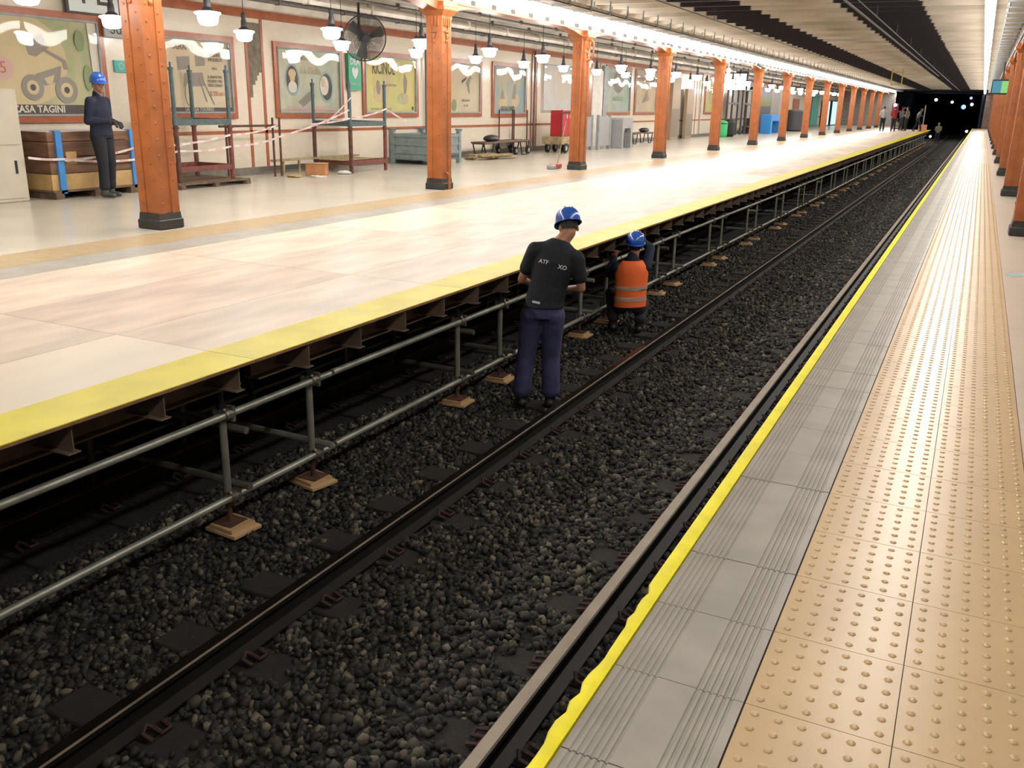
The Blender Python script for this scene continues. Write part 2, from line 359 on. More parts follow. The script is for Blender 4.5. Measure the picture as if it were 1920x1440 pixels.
# walls
mb = MB(); mb.box(-13.3, -13.1, Y0, Y1, 0, 3.6); struct('wall_left', mb, 'wall_tile')
mb = MB(); mb.box(-13.12, -13.05, Y0, 31.7, 0, .15); mb.box(-13.12, -13.05, 36.0, Y1, 0, .15); struct('baseboard_left', mb, 'skirting')
mb = MB(); mb.box(-13.12, -13.08, Y0, Y1, 2.98, 3.14); struct('trim_2', mb, 'red_band')
mb = MB(); mb.box(-13.12, -13.085, Y0, 31.7, .81, .87); mb.box(-13.12, -13.085, 36, Y1, .81, .87); struct('trim_3', mb, 'red_band')
mb = MB()
for y in (14.50, 14.95, 21.35, 21.62, 27.55, 27.95, 33.0, 33.5, 46.5, 47.0):
    mb.box(-13.12, -13.085, y-.035, y+.035, .15, 2.98)
struct('trim_4', mb, 'red_band')
mb = MB()   # bare cement patch where tiles are missing between the bands
st = [(14.54, 2.95)]
mb.rings([[(x, p[0], p[1]) for p in [(14.54, 2.9), (14.91, 2.9), (14.91, 1.98), (14.82, 1.98), (14.82, 1.92), (14.76, 1.92), (14.76, 1.82), (14.70, 1.82), (14.70, 1.74), (14.62, 1.74), (14.62, 1.5), (14.54, 1.5)]] for x in (-13.11, -13.088)])
struct('trim_5', mb, mat('bare_cement', (.19, .16, .12), .8, var=.3, scale=9))
mb = MB(); mb.box(6.0, 6.2, Y0, Y1, 0, 3.6); struct('wall_right', mb, 'wall_tile')
mb = MB(); mb.box(-13.3, -7.7, Y1, Y1+.3, 0, 3.7); struct('wall_end_left', mb, mat('end_wall', (.30, .27, .25), .7, var=.3))
mb = MB(); mb.box(.0, 6.2, Y1, Y1+.3, 0, 3.7); struct('wall_end_right', mb, mat('end_wall_right', (.24, .16, .14), .7, var=.3))
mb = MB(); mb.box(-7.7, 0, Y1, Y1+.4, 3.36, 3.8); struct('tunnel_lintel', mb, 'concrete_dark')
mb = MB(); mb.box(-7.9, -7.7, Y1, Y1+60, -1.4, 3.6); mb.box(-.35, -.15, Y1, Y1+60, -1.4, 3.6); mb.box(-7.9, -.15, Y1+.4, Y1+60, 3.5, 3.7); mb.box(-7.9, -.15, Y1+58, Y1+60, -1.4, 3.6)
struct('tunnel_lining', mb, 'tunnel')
mb = MB(); mb.box(-13.3, 6.2, Y0-.2, Y0, -1.4, 3.8); struct('wall_back', mb, 'fascia')
# ceiling over the tracks, lapped every metre
mb = MB(); poly = []
y = Y0
zs = []
while y < Y1:
    zs += [(y, 3.50), (y+1.0, 3.59)]; y += 1.0
mb.rings([[(x, y_, z) for (y_, z) in zs]+[(x, Y1, 3.8), (x, Y0, 3.8)] for x in (-8.45, .58)])
struct('ceiling', mb, 'ceiling')
mb = MB(); mb.box(-13.3, -8.62, Y0, Y1, 3.42, 3.6); struct('ceiling_left', mb, 'ceil_left')
mb = MB(); mb.box(.76, 6.2, Y0, Y1, 3.42, 3.6); struct('ceiling_right', mb, 'ceil_left')
mb = MB(); mb.prism([(-13.1, 3.14), (-12.98, 3.16), (-12.9, 3.26), (-12.78, 3.42), (-13.1, 3.42)], Y0, Y1); struct('trim_6', mb, 'fascia')
# longitudinal beams on the pillars
PX, PY0, PDY = -8.54, 7.82, 6.40
RX, RY0 = .70, 7.0
def beam(name, xc, side):
    mb = MB(); mb.mi = 0
    mb.box(xc-.15, xc+.15, Y0, Y1, 3.10, 3.135)
    for i in range(-2, 15):
        yy = (PY0 if side > 0 else RY0)+i*PDY
        if yy > Y1-1: continue
        for s in (-1, 1): mb.prism([(yy+s*.16, 3.10), (yy+s*1.3, 3.10), (yy+s*.8, 3.06), (yy+s*.16, 2.95)], xc-.13, xc+.13, 'x')
    mb.mi = 1; mb.box(xc-.03, xc+.03, Y0, Y1, 3.135, 3.42); mb.box(xc-.10, xc+.10, Y0, Y1, 3.42, 3.75)
    mb.mi = 2
    y = Y0+.3
    while y < Y1: mb.box(xc-.12, xc+.12, y, y+.05, 3.135, 3.42); y += .8
    return struct(name, mb, ['orange', 'fascia', 'grey_paint'])
beam('beam_left', PX, 1); beam('beam_right', RX, -1)
# ================= PILLARS =================
def make_pillar(label):
    t = thing('riveted_pillar', label, 'pillar', (0, 0, 0), 0, 'orange riveted steel pillars')
    mb = MB(); h = 2.83
    mb.box(-.115, .115, -.115, .115, h, 3.1); mb.box(-.145, .145, -.145, .145, .18, h)
    for sx in (-1, 1):
        for sy in (-1, 1):
            a, b = sorted((sx*.156, sx*.045)); c, d = sorted((sy*.156, sy*.145)); mb.box(a, b, c, d, .18, h)
            a, b = sorted((sx*.156, sx*.145)); c, d = sorted((sy*.145, sy*.045)); mb.box(a, b, c, d, .18, h)
    z = .3; al = 0
    while z < h:
        for s in (-1, 1):
            for q in (-.085, .085):
                zz = z+(.09 if q > 0 else 0)
                mb.ell((q, s*.157, zz), (.015, .011, .015), 8, 4); mb.ell((s*.157, q, zz), (.011, .015, .015), 8, 4)
        z += .18
    mb.build('shaft', 'orange', t, smooth=35)
    mb = MB(); mb.bevbox(-.185, .185, -.185, .185, 0, .115, .012); mb.prism([(-.17, .115), (.17, .115), (.155, .19), (-.155, .19)], -.165, .165); mb.build('base', 'black_base', t)
    mb = MB()
    def sq(r, z): return [(-r, -r, z), (r, -r, z), (r, r, z), (-r, r, z)]
    mb.rings([sq(.165, 2.83), sq(.165, 2.88), sq(.19, 2.90), sq(.205, 2.93), sq(.245, 2.97), sq(.25, 3.02), sq(.23, 3.03), sq(.23, 3.10)])
    for s in (-1, 1):      # keyhole ornaments and flutes on the capital
        mb.box(-.07, .07, *sorted((s*.16, s*.175)), 2.62, 2.65); mb.prism([(-.045, 2.60), (.045, 2.60), (.012, 2.52), (-.012, 2.52)], *sorted((s*.155, s*.172)))
        mb.ell((0, s*.16, 2.48), (.028, .012, .028), 12, 5)
        mb.box(*sorted((s*.16, s*.175)), -.07, .07, 2.62, 2.65); mb.ell((s*.16, 0, 2.48), (.012, .028, .028), 12, 5)
        mb.prism([(-.045, 2.60), (.045, 2.60), (.012, 2.52), (-.012, 2.52)], *sorted((s*.155, s*.172)), 'x')
        for q in (-.09, -.03, .03, .09): mb.cyl((q, s*.165, 2.72), (q, s*.165, 2.88), .016, n=6); mb.cyl((s*.165, q, 2.72), (s*.165, q, 2.88), .016, n=6)
    mb.build('capital', 'orange', t, smooth=35)
    return t
ORD = ['first', 'second', 'third', 'fourth', 'fifth', 'sixth', 'seventh', 'eighth', 'ninth', 'tenth', 'eleventh', 'twelfth', 'thirteenth', 'fourteenth', 'fifteenth', 'sixteenth']
p0 = make_pillar('nearest orange riveted pillar of the far platform, beside the worker in navy')
p0.location = (PX, PY0, 0)
for i in range(1, 14): dup(p0, (PX, PY0+i*PDY, 0), 0, '%s orange riveted pillar from the left on the far platform' % ORD[i])
for i in range(0, 14): dup(p0, (RX, RY0+i*PDY, 0), 0, '%s orange riveted pillar from the camera in the row at the right edge' % ORD[i])
# drain pipes strapped to two pillars
for i, (r_, lab) in enumerate(((1, 'short bent orange pipe at the foot of the second far pillar'), (2, 'tall slim orange pipe running up the third far pillar'))):
    y = PY0+r_*PDY; mb = MB()
    if i == 0: mb.tube([(PX+.22, y-.02, 0), (PX+.22, y-.02, .22), (PX+.20, y-.02, .27), (PX+.15, y-.02, .29)], .022)
    else:
        mb.tube([(PX+.08, y-.19, 0.2), (PX+.08, y-.19, 2.35), (PX+.09, y-.19, 2.6), (PX+.10, y-.19, 3.08)], .025)
        mb.tube([(PX+.19, y, 2.95), (PX+.30, y, 2.85), (PX+.30, y, 2.55), (PX+.24, y, 2.48), (PX+.15, y, 2.46)], .022)
    tag(mb.build('drain_pipe', 'orange', smooth=True), lab, 'pipe')
# ================= CEILING LIGHTS =================
def make_tube():
    t = thing('fluorescent_lamp', 'white fluorescent fitting in the bright row along the far platform edge', 'ceiling light', (0, 0, 0), 0, 'fluorescent row over the far platform edge')
    mb = MB(); mb.prism([(-.07, .05), (.07, .05), (.05, .12), (-.05, .12)], -.60, .60); mb.box(-.01, .01, -.4, -.38, .12, .27); mb.box(-.01, .01, .38, .4, .12, .27); mb.build('housing', 'white_metal', t)
    mb = MB(); mb.bevbox(-.075, .075, -.595, .595, -.14, .05, .02); mb.build('glowing_diffuser', 'tube', t)
    return t
TX, TZ = -7.86, 3.26
tl = make_tube(); first = True; LIT = []
y = -3.0; n = 0
while y < 98:
    loc = (TX, y, TZ); o = tl if first else dup(tl, loc, 0); o.location = loc; first = False
    if n % 8 == 0: LIT.append((o, 1))
    y += 1.25; n += 1
y = -3.0; n = 0
while y < 98:
    o = dup(tl, (-.16, y, TZ), 0, 'white fluorescent fitting in the narrow row over the right platform edge', 'fluorescent row over the right platform edge')
    if n % 8 == 0: LIT.append((o, .15 if n == 0 else .5))
    y += 1.25; n += 1
for o, e in LIT: area_light('tube_light', o, (0, 4.3, -.15), .16, 9.6, TUBE_W*9.6*e)
# cable trays above the tubes
def tray(xc, z, lab):
    t = thing('cable_tray', lab, 'cable tray', (xc, 45, z))
    mb = MB(); mb.box(-.16, .16, -48, 52, 0, .015); mb.box(-.16, -.145, -48, 52, 0, .07); mb.box(.145, .16, -48, 52, 0, .07); mb.build('tray', 'pipe_pale', t)
    for x, r in ((-.09, .028), (-.02, .02), (.05, .032), (.11, .018)):
        mb = MB(); mb.tube([(x+.02*math.sin(k*1.7+x*30), -48+k*2.0, .015+r+.005*math.sin(k)) for k in range(51)], r, 6); mb.build('cable', 'grey_pipe' if r < .03 else 'pipe_pale', t, smooth=True)
    mb = MB(); mb.box(-.19, .19, 0, .05, -.03, 0); mb.box(-.19, -.17, 0, .05, -.03, .26); mb.box(.17, .19, 0, .05, -.03, .26); b0 = mb.build('bracket', 'grey_paint', t); b0.location = (0, -43, 0)
    for k in range(1, 92): c = b0.copy(); COL.objects.link(c); c.parent = t; c.location = (0, -43+k*1.03, 0)
tray(-7.25, 3.24, 'pale cable tray with dark brackets running beside the far fluorescent row')
tray(.28, 3.22, 'cable tray with grey bundles beside the right fluorescent row')
# pendant lamps
def make_pendant():
    t = thing('pendant_lamp', 'glowing white bowl pendant lamp', 'pendant lamp', (0, 0, 0), 0, 'pendant lamps over the far platform')
    mb = MB(); mb.cyl((0, 0, .30), (0, 0, .95), .006, n=6); mb.build('rod', 'black', t)
    mb = MB(); mb.lathe([(.012, .36), (.035, .34), (.04, .28), (.032, .26), (.045, .22), (.05, .13), (.085, .10), (.10, .075), (.06, .07)], n=16, caps=True); mb.build('neck', 'black', t, smooth=True)
    mb = MB(); mb.lathe([(.06, .085), (.155, .07), (.172, .06), (.165, .045), (.138, .035), (.132, -.02), (.125, -.055), (.10, -.085), (.05, -.097), (.003, -.10)], n=20, caps=True); mb.build('glass_bowl', 'bowl', t, smooth=50)
    return t
pd = make_pendant(); first = True
for row, (x, y0, lab) in enumerate(((-9.4, 9.72, 'track side'), (-11.35, 9.85, 'wall side'))):
    for k in range(-1 if row == 0 else 0, 24):
        y = y0+k*2.66 if row == 0 else y0+k*2.70
        loc = (x, y, 2.5); lb = '%s white bowl pendant lamp from the left in the %s row' % ((ORD+['seventeenth', 'eighteenth', 'nineteenth', 'twentieth', 'twenty-first', 'twenty-second', 'twenty-third', 'twenty-fourth', 'twenty-fifth'])[k+(1 if row == 0 else 0)], lab)
        o = pd if first else dup(pd, loc, 0); o.location = loc; o['label'] = lb; first = False
# ceiling conduits of the left platform
for i, (x, z, r, m) in enumerate(((-12.6, 3.28, .05, 'grey_pipe'), (-12.3, 3.33, .03, 'pipe_pale'), (-11.9, 3.30, .07, 'fascia'), (-11.2, 3.34, .03, 'grey_pipe'), (-10.4, 3.36, .025, 'grey_pipe'), (-9.7, 3.34, .03, 'pipe_pale'), (-9.1, 3.3, .04, 'grey_pipe'))):
    mb = MB(); mb.cyl((x, Y0, z), (x, Y1-1, z), r, n=8)
    y = Y0+1
    while y < Y1-2: mb.box(x-r-.01, x+r+.01, y, y+.03, z-r-.008, 3.42); y += 2.1
    tag(mb.build('ceiling_conduit', m, smooth=True), 'long %s ceiling conduit above the far platform, %s from the tiled wall' % ('pale' if m != 'grey_pipe' else 'dark grey', ORD[i]), 'conduit')
# ================= TRACK =================
RT = -1.0; GB = -1.15
def rail_prof(s=1):
    return [(-.07, 0), (.07, 0), (.07, .012), (.014, .03), (.011, .105), (.034, .118), (.035, .142), (.028, .15), (-.028, .15), (-.035, .142), (-.034, .118), (-.011, .105), (-.014, .03), (-.07, .012)]
def rail(x, lab, top, y1=150):
    mb = MB(); p = rail_prof(); mb.rings([[(x+a, y, GB+b) for a, b in p] for y in (Y0, y1)])
    mb.m = []
    n = len(p)
    for j in range(n): mb.m.append(1 if j in (6, 7, 8) else 0)
    mb.m += [0, 0]
    tag(mb.build('rail', ['rail_side', top], origin=(x, 0, GB)), lab, 'rail')
rail(-2.93, 'steel rail down the middle of the gravel, nearer the scaffold', 'rail_mid')
rail(-1.43, 'pale topped steel rail right below the yellow platform kerb', 'rail_top')
rail(-4.95, 'dark rail under the temporary deck, nearer the scaffold front', 'rail_rust')
rail(-6.40, 'dark rail under the temporary deck, nearer the old platform', 'rail_rust')
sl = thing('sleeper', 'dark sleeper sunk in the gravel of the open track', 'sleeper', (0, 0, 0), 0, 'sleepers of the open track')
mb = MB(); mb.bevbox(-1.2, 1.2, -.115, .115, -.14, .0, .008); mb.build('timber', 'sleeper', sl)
for x in (-.75, .75):
    mb = MB(); mb.box(x-.13, x+.13, -.07, .07, 0, .012); mb.build('rail_plate', 'rail_side', sl)
    for s in (-1, 1):
        mb = MB(); mb.tube([(x+s*.155, -.05, .012), (x+s*.10, -.055, .03), (x+s*.08, -.02, .045), (x+s*.10, 0, .03), (x+s*.155, 0, .02), (x+s*.16, .045, .02), (x+s*.10, .055, .03)], .011, 6); mb.build('rail_clip', 'clip', sl)
y = 1.05; k = 0; SLY = []
while y < 100:
    SLY.append(y); o = sl if k == 0 else dup(sl, (-2.18, y, GB), 0); o.location = (-2.18, y, GB); y += .615; k += 1
for k in range(28):
    mb = MB() if k == 0 else None
    dup(sl, (-5.68, 1.9+k*.615, GB), 0, 'dark sleeper of the covered track under the deck', 'sleepers of the covered track')
# ballast stones
def ico():
    t = (1+5**.5)/2
    v = np.array([(-1, t, 0), (1, t, 0), (-1, -t, 0), (1, -t, 0), (0, -1, t), (0, 1, t), (0, -1, -t), (0, 1, -t), (t, 0, -1), (t, 0, 1), (-t, 0, -1), (-t, 0, 1)], float); v /= np.linalg.norm(v[0])
    f = np.array([(0, 11, 5), (0, 5, 1), (0, 1, 7), (0, 7, 10), (0, 10, 11), (1, 5, 9), (5, 11, 4), (11, 10, 2), (10, 7, 6), (7, 1, 8), (3, 9, 4), (3, 4, 2), (3, 2, 6), (3, 6, 8), (3, 8, 9), (4, 9, 5), (2, 4, 11), (6, 2, 10), (8, 6, 7), (9, 8, 1)])
    return v, f
def octa():
    return np.array([(1, 0, 0), (-1, 0, 0), (0, 1, 0), (0, -1, 0), (0, 0, 1), (0, 0, -1)], float), np.array([(0, 2, 4), (2, 1, 4), (1, 3, 4), (3, 0, 4), (2, 0, 5), (1, 2, 5), (3, 1, 5), (0, 3, 5)])
def stone_mat():
    m = mat('ballast_stone', (.05, .045, .035), .75); nt = m.node_tree
    a = nt.nodes.new('ShaderNodeAttribute'); a.attribute_name = 'stone'; nt.links.new(a.outputs['Color'], nt.nodes['Principled BSDF'].inputs['Base Color']); return m
M['stone'] = stone_mat()
SY = []
y = 3.95
while y < 81: SY += [y, y+.84]; y += 2.93
SY = [1.02, 1.86]+SY
def stones(name, x0, x1, y0, y1, dens, s0, s1, base, lab):
    V0, F0 = base; n = int((x1-x0)*(y1-y0)*dens); nv, nf = len(V0), len(F0)
    px = RNG.uniform(x0, x1, n); py = RNG.uniform(y0, y1, n)
    # keep rails and sleeper ends clear
    sl_ = np.abs(((py-1.05+.3075) % .615)-.3075) < .105
    keep = np.ones(n, bool)
    for rx in (-2.93, -1.43): keep &= np.abs(px-rx) > .075; keep &= ~((np.abs(px-rx) < .34+RNG.uniform(-.06, .06, n)) & sl_)
    for rx in (-4.95, -6.40): keep &= np.abs(px-rx) > .075
    pdist = np.abs(py[:, None]-np.array(SY)[None]).min(1); keep &= ~((pdist < .135) & (np.abs(px+3.95) < .16))
    px, py = px[keep], py[keep]; n = len(px)
    r = RNG.uniform(s0, s1, n)*RNG.uniform(.75, 1.2, n); an = RNG.uniform(.5, 1.4, (n, 3))
    q = RNG.normal(size=(n, 4)); q /= np.linalg.norm(q, axis=1)[:, None]; a, b, c, d = q.T
    R = np.stack([1-2*(c*c+d*d), 2*(b*c-a*d), 2*(b*d+a*c), 2*(b*c+a*d), 1-2*(b*b+d*d), 2*(c*d-a*b), 2*(b*d-a*c), 2*(c*d+a*b), 1-2*(b*b+c*c)], 1).reshape(n, 3, 3)
    V = V0[None]*an[:, None]*r[:, None, None]*RNG.uniform(.65, 1.25, (n, nv, 1)); V = np.einsum('nij,nkj->nki', R, V)
    z = -1.175+.03*np.cos((px+2.18)/1.5*PI)*np.where((px > -3.7), 1, .3)+RNG.uniform(0, .022, n)
    V += np.stack([px, py, z], 1)[:, None]
    tone = RNG.choice(5, n, p=[.38, .25, .21, .14, .02])
    cols = np.array([(.007, .0065, .005), (.016, .0145, .0115), (.038, .034, .025), (.105, .092, .066), (.024, .014, .011)])[tone]*RNG.uniform(.7, 1.3, (n, 1))
    me = bpy.data.meshes.new(name); me.vertices.add(n*nv); me.vertices.foreach_set('co', V.astype(np.float32).ravel())
    F = (F0[None]+(np.arange(n)*nv)[:, None, None]).astype(np.int32); nf_ = n*nf
    me.loops.add(nf_*3); me.loops.foreach_set('vertex_index', F.ravel()); me.polygons.add(nf_)
    me.polygons.foreach_set('loop_start', np.arange(0, nf_*3, 3, dtype=np.int32)); me.polygons.foreach_set('loop_total', np.full(nf_, 3, np.int32))
    ca = me.color_attributes.new('stone', 'FLOAT_COLOR', 'POINT'); cc = np.ones((n*nv, 4), np.float32); cc[:, :3] = np.repeat(cols, nv, 0); ca.data.foreach_set('color', cc.ravel())
    me.materials.append(M['stone']); me.update(calc_edges=True); me.validate()
    o = bpy.data.objects.new(name, me); COL.objects.link(o); tag(o, lab, 'gravel', None, 'stuff')
stones('ballast_gravel', -4.5, -.62, 1.2, 9.0, 1150, .015, .029, ico(), 'loose dark track gravel in the foreground between the rails')
stones('ballast_gravel', -4.3, -.62, 9.0, 30.0, 560, .022, .036, octa(), 'dark track gravel further along the open track')
stones('ballast_gravel', -4.1, -.62, 30.0, 62.0, 200, .03, .05, octa(), 'dark track gravel in the distance before the tunnel')
tag(MB().ell((-1.62, 2.3, -1.13), (.035, .022, .012), 8, 5).build('plastic_scrap', 'red'), 'small red scrap lying on the gravel near the right rail', 'litter')
mb = MB(); mb.tube([(-3.02, 6.6+.0, -1.13), (-3.0, 7.5, -1.12), (-2.99, 8.3, -1.13)], .022, 6); tag(mb.build('red_bar', mat('red_brown_bar', (.16, .045, .035), .6)), 'thin reddish bar lying along the middle rail near the standing worker', 'bar')
# ================= TEMPORARY DECK =================
r2 = random.Random(11)
sheet_x = [(-7.02, -5.90), (-5.896, -4.776), (-4.772, -3.62)]
ds = 1.42; nrow = int((82-ds)/2.5)+1
for j, (xa, xb) in enumerate(sheet_x):
    for k in range(-1, nrow):
        ya = ds+k*2.5; yb = ya+2.496
        if ya < -1.5: continue
        mm = r2.choice(['plyA', 'plyA', 'plyA', 'plyA', 'plyB', 'plyC'])
        if j == 0 and k > 1: mm = r2.choice(['plyC', 'plyC', 'plyA'])
        if j == 0 and k <= 1: mm = 'plyA'
        mb = MB(); mb.mi = 1; mb.box(xa, xb, ya, yb, .008, .024); mb.mi = 0
        if j < 2: mb.box(xa+.0005, xb-.0005, ya+.0005, yb-.0005, .024, .0282); mats = [mm, 'plyedge']
        else: mb.box(xa+.0005, -3.995, ya+.0005, yb-.0005, .024, .0282); mb.mi = 2; mb.box(-3.995, xb-.0005, ya+.0005, yb-.0005, .024, .0288); mats = [mm, 'plyedge', 'yellow']
        o = mb.build('plywood_sheet', mats)
        if j == 2: tag(o, 'plywood deck sheet with the painted yellow edge line', 'plywood', 'yellow edged plywood deck sheets')
        else: tag(o, 'bare plywood deck sheet of the %s row' % ('platform side' if j == 0 else 'middle'), 'plywood', 'bare plywood deck sheets, %s row' % ('platform side' if j == 0 else 'middle'))
# edge beams with brackets
def ibeam(mb, x, y0, y1, z0, z1, w):
    mb.box(x-w/2, x+w/2, y0, y1, z0, z0+.012); mb.box(x-w/2, x+w/2, y0, y1, z1-.012, z1); mb.box(x-.005, x+.005, y0, y1, z0+.012, z1-.012)
bt = thing('edge_beam', 'steel edge beam under the yellow deck edge', 'steel beam', (0, 0, 0), 0, 'edge beams of the temporary deck')
mb = MB(); ibeam(mb, 0, -2.5, 2.5, -.198, .006, .13); mb.build('beam', 'beam_rust', bt)
for k in range(9):
    y = -2.25+k*.565; mb = MB(); mb.prism([(.006, -.008), (.27, -.008), (.27, -.035), (.27, -.135), (.20, -.15), (.006, -.15)], y-.003, y+.003); mb.box(.006, .275, y-.035, y+.035, -.150, -.143); mb.build('bracket', 'beam_rust', bt)
bys = [1.55+k*5.12 for k in range(16)]
for k, y in enumerate(bys):
    o = bt if k == 0 else dup(bt); o.location = (-3.93+(.03 if k % 2 else 0), y, 0)
for k in range(17):   # cross beams that carry the sheets
    y = 2.0+k*4.8; mb = MB()
    mb.box(-6.9, -4.05, y-.05, y+.05, -.19, -.178); mb.box(-6.9, -4.05, y-.05, y+.05, -.004, .008); mb.box(-6.9, -4.05, y-.005, y+.005, -.178, -.004)
    tag(mb.build('cross_beam', 'beam_rust'), 'steel cross beam under the temporary deck', 'steel beam', 'cross beams of the temporary deck')
# scaffold
sc = thing('scaffold', 'grey tube scaffold carrying the plywood deck over the far track', 'scaffold', (-3.95, 0, -1.161))
def stand(y, x=0, top=.80, m='galv', pad=True):
    mb = MB(); mb.cyl((x, y, .20), (x, y, top+.02), .0242, n=12); s = mb.build('standard', m, sc, smooth=True)
    mb = MB(); mb.cyl((x, y, .055), (x, y, .22), .017, n=8); mb.cyl((x, y, .17), (x, y, .195), .04, n=6); mb.cyl((x-.06, y, .182), (x+.06, y, .182), .008, n=6); mb.box(x-.075, x+.075, y-.075, y+.075, .05, .056); mb.build('base_jack', 'rusty', s)
    if top > .7:
        mb = MB(); mb.cyl((x, y, top), (x, y, .96), .016, n=8); mb.box(x-.07, x+.07, y-.06, y+.06, .965, .972); mb.box(x-.07, x-.064, y-.05, y+.05, .972, 1.03); mb.cyl((x-.0, y, top+.02), (x, y, top+.05), .035, n=6); mb.build('head_jack', 'black', s)
        for z in (.785, .235):
            mb = MB(); mb.cyl((x-.035, y, z-.03), (x-.035, y, z+.03), .034, n=8); mb.cyl((x, y, z-.032), (x, y, z+.032), .033, n=10); mb.cyl((x+.045, y-.032, z), (x+.045, y+.032, z), .034, n=10)
            mb.cyl((x+.03, y-.02, z+.02), (x+.075, y-.05, z+.05), .010, n=5); mb.cyl((x+.0, y-.05, z-.01), (x+.01, y-.085, z-.02), .009, n=5); mb.box(x+.02, x+.07, y+.02, y+.045, z-.05, z+.05)
            mb.build('coupler', 'coupler', s, smooth=30)
for y in SY: stand(y)
for y in SY[:24]:
    stand(y, -1.25, .69, 'tube_dark')
    if y < 16: stand(y, -2.75, .69, 'tube_dark')
for z, lx in ((.785, .045), (.235, .045)):
    y = -1.0; k = 0
    while y < 80:
        L_ = 6.0; dz = .012*math.sin(k*2.3)
        mb = MB(); mb.cyl((lx, y, z+dz*.3), (lx, y+L_-.03, z-dz*.3), .0242, n=12); mb.build('ledger', 'galv', sc, smooth=True)
        y += L_; k += 1
mb = MB()
for x in (-1.29, -2.79):
    for z in (.25, .66):
        if z > .6 and x < -2: continue
        mb = MB(); mb.cyl((x, .5, z), (x, 36, z), .022, n=8); mb.build('ledger', 'tube_dark', sc, smooth=True)
for k, y in enumerate(SY[:20]):
    for z in (.30,) if k % 2 else (.30, .68):
        mb = MB(); mb.cyl((.14, y+.055, z), (-2.9, y+.06, z+.01), .0242, n=8); mb.build('transom', 'tube_dark' if k % 3 else 'galv', sc, smooth=True)
for y in (4.6, 10.5, 16.4, 22.2):
    mb = MB(); mb.cyl((-.06, y-.3, .72), (-1.9, y+1.6, .22), .0242, n=8); mb.build('diagonal_brace', mat('blue_tube', (.10, .19, .24), .5, metal=.3) if y < 5 else 'tube_dark', sc, smooth=True)
# timber pads under the standards
for k, y in enumerate(SY):
    t = thing('timber_pad', 'pale pine pad of two boards under a scaffold foot', 'wooden pad', (-3.95+r2.uniform(-.02, .03), y, -1.160), r2.uniform(-.25, .25), 'timber pads under the scaffold feet')
    mb = MB(); mb.bevbox(-.13, .14, -.115, .115, 0, .024, .003); mb.build('lower_board', 'pad', t)
    mb = MB(); mb.bevbox(-.10, .10, -.10, .10, .024, .048, .003); mb.build('upper_board', 'pad', t)
# ================= WALL POSTERS =================
def paper_mat(name, a, b, sc=2.0): return mat(name, a, .6, col2=b, scale=sc, detail=6)
WX = -13.1
def poster(y0, y1, z0, z1, paper, els, label, border=.10, frame='red_band', pane=True):
    t = thing('framed_poster', label, 'poster', (WX, (y0+y1)/2, z0)); W_ = (y1-y0)/2; Hh = z1-z0
    mb = MB(); b = border
    mb.box(0, .05, -W_-b, -W_, -b, Hh+b); mb.box(0, .05, W_, W_+b, -b, Hh+b); mb.box(0, .05, -W_, W_, -b, 0); mb.box(0, .05, -W_, W_, Hh, Hh+b); mb.build('tile_surround', frame, t)
    mb = MB(); c = .03; mb.box(0, .065, -W_, -W_+c, 0, Hh); mb.box(0, .065, W_-c, W_, 0, Hh); mb.box(0, .065, -W_+c, W_-c, 0, c); mb.box(0, .065, -W_+c, W_-c, Hh-c, Hh); mb.build('metal_frame', 'grey_paint', t)
    mb = MB(); mb.box(.0, .012, -W_+c, W_-c, c, Hh-c); mb.build('printed_sheet', paper, t)
    A = lambda u, v: (-W_+c+u*(2*W_-2*c), c+v*(Hh-2*c)); dep = .012; groups = {}
    for i, e in enumerate(els):
        k = e[0]; dep += .0012
        if k == 't':
            y, z = A(e[1], e[2]); text_obj('lettering', e[4], e[3], e[5], t, (dep+.002, y, z), RWALL, sx=e[6] if len(e) > 6 else 1, bold=e[7] if len(e) > 7 else 0); continue
        mb = MB()
        if k == 'e':
            y, z = A(e[1], e[2]); q = [(y+e[3]*math.cos(2*PI*j/28), z+e[4]*math.sin(2*PI*j/28)) for j in range(28)]
        elif k == 'r':
            ya, za = A(e[1], e[2]); yb, zb = A(e[3], e[4]); q = [(ya, za), (yb, za), (yb, zb), (ya, zb)]
        elif k == 'p': q = [A(*p) for p in e[1]]
        mb.prism(q, dep-.003, dep, 'x'); mb.build('printed_shape', e[5] if k != 'p' else e[2], t)
    if pane:
        mb = MB(); mb.box(.052, .056, -W_+c, W_-c, c, Hh-c); mb.build('acrylic_pane', 'pane', t)
    return t
P1 = paper_mat('sheet_green', (.42, .40, .24), (.26, .32, .16)); PC = paper_mat('sheet_cream', (.55, .48, .34), (.47, .40, .27))
PM = paper_mat('sheet_mint', (.48, .48, .36), (.36, .41, .32), 3.5); PYy = paper_mat('sheet_yellow', (.56, .50, .20), (.46, .46, .17), 1.6)
PB = paper_mat('sheet_blue', (.20, .33, .37), (.42, .38, .27), 1.3); PW = paper_mat('sheet_white', (.62, .62, .58), (.55, .56, .54)); PG = paper_mat('sheet_pale_green', (.30, .40, .35), (.42, .48, .40), 1.5)
M['tanp'] = mat('print_tan', (.50, .41, .24), .6); M['pgreen'] = mat('print_green', (.20, .27, .13), .6); M['pgrey'] = mat('print_grey', (.23, .21, .18), .6); M['pblue'] = mat('print_blue', (.25, .36, .36), .6)
M['ppale'] = mat('print_pale', (.60, .56, .48), .6); M['pink'] = mat('print_pink', (.52, .34, .30), .6)
def wheel(u, v, r): return [('e', u, v, r, r, 'pgrey'), ('e', u, v, r*.55, r*.55, 'tanp'), ('e', u, v, r*.25, r*.25, 'ink')]
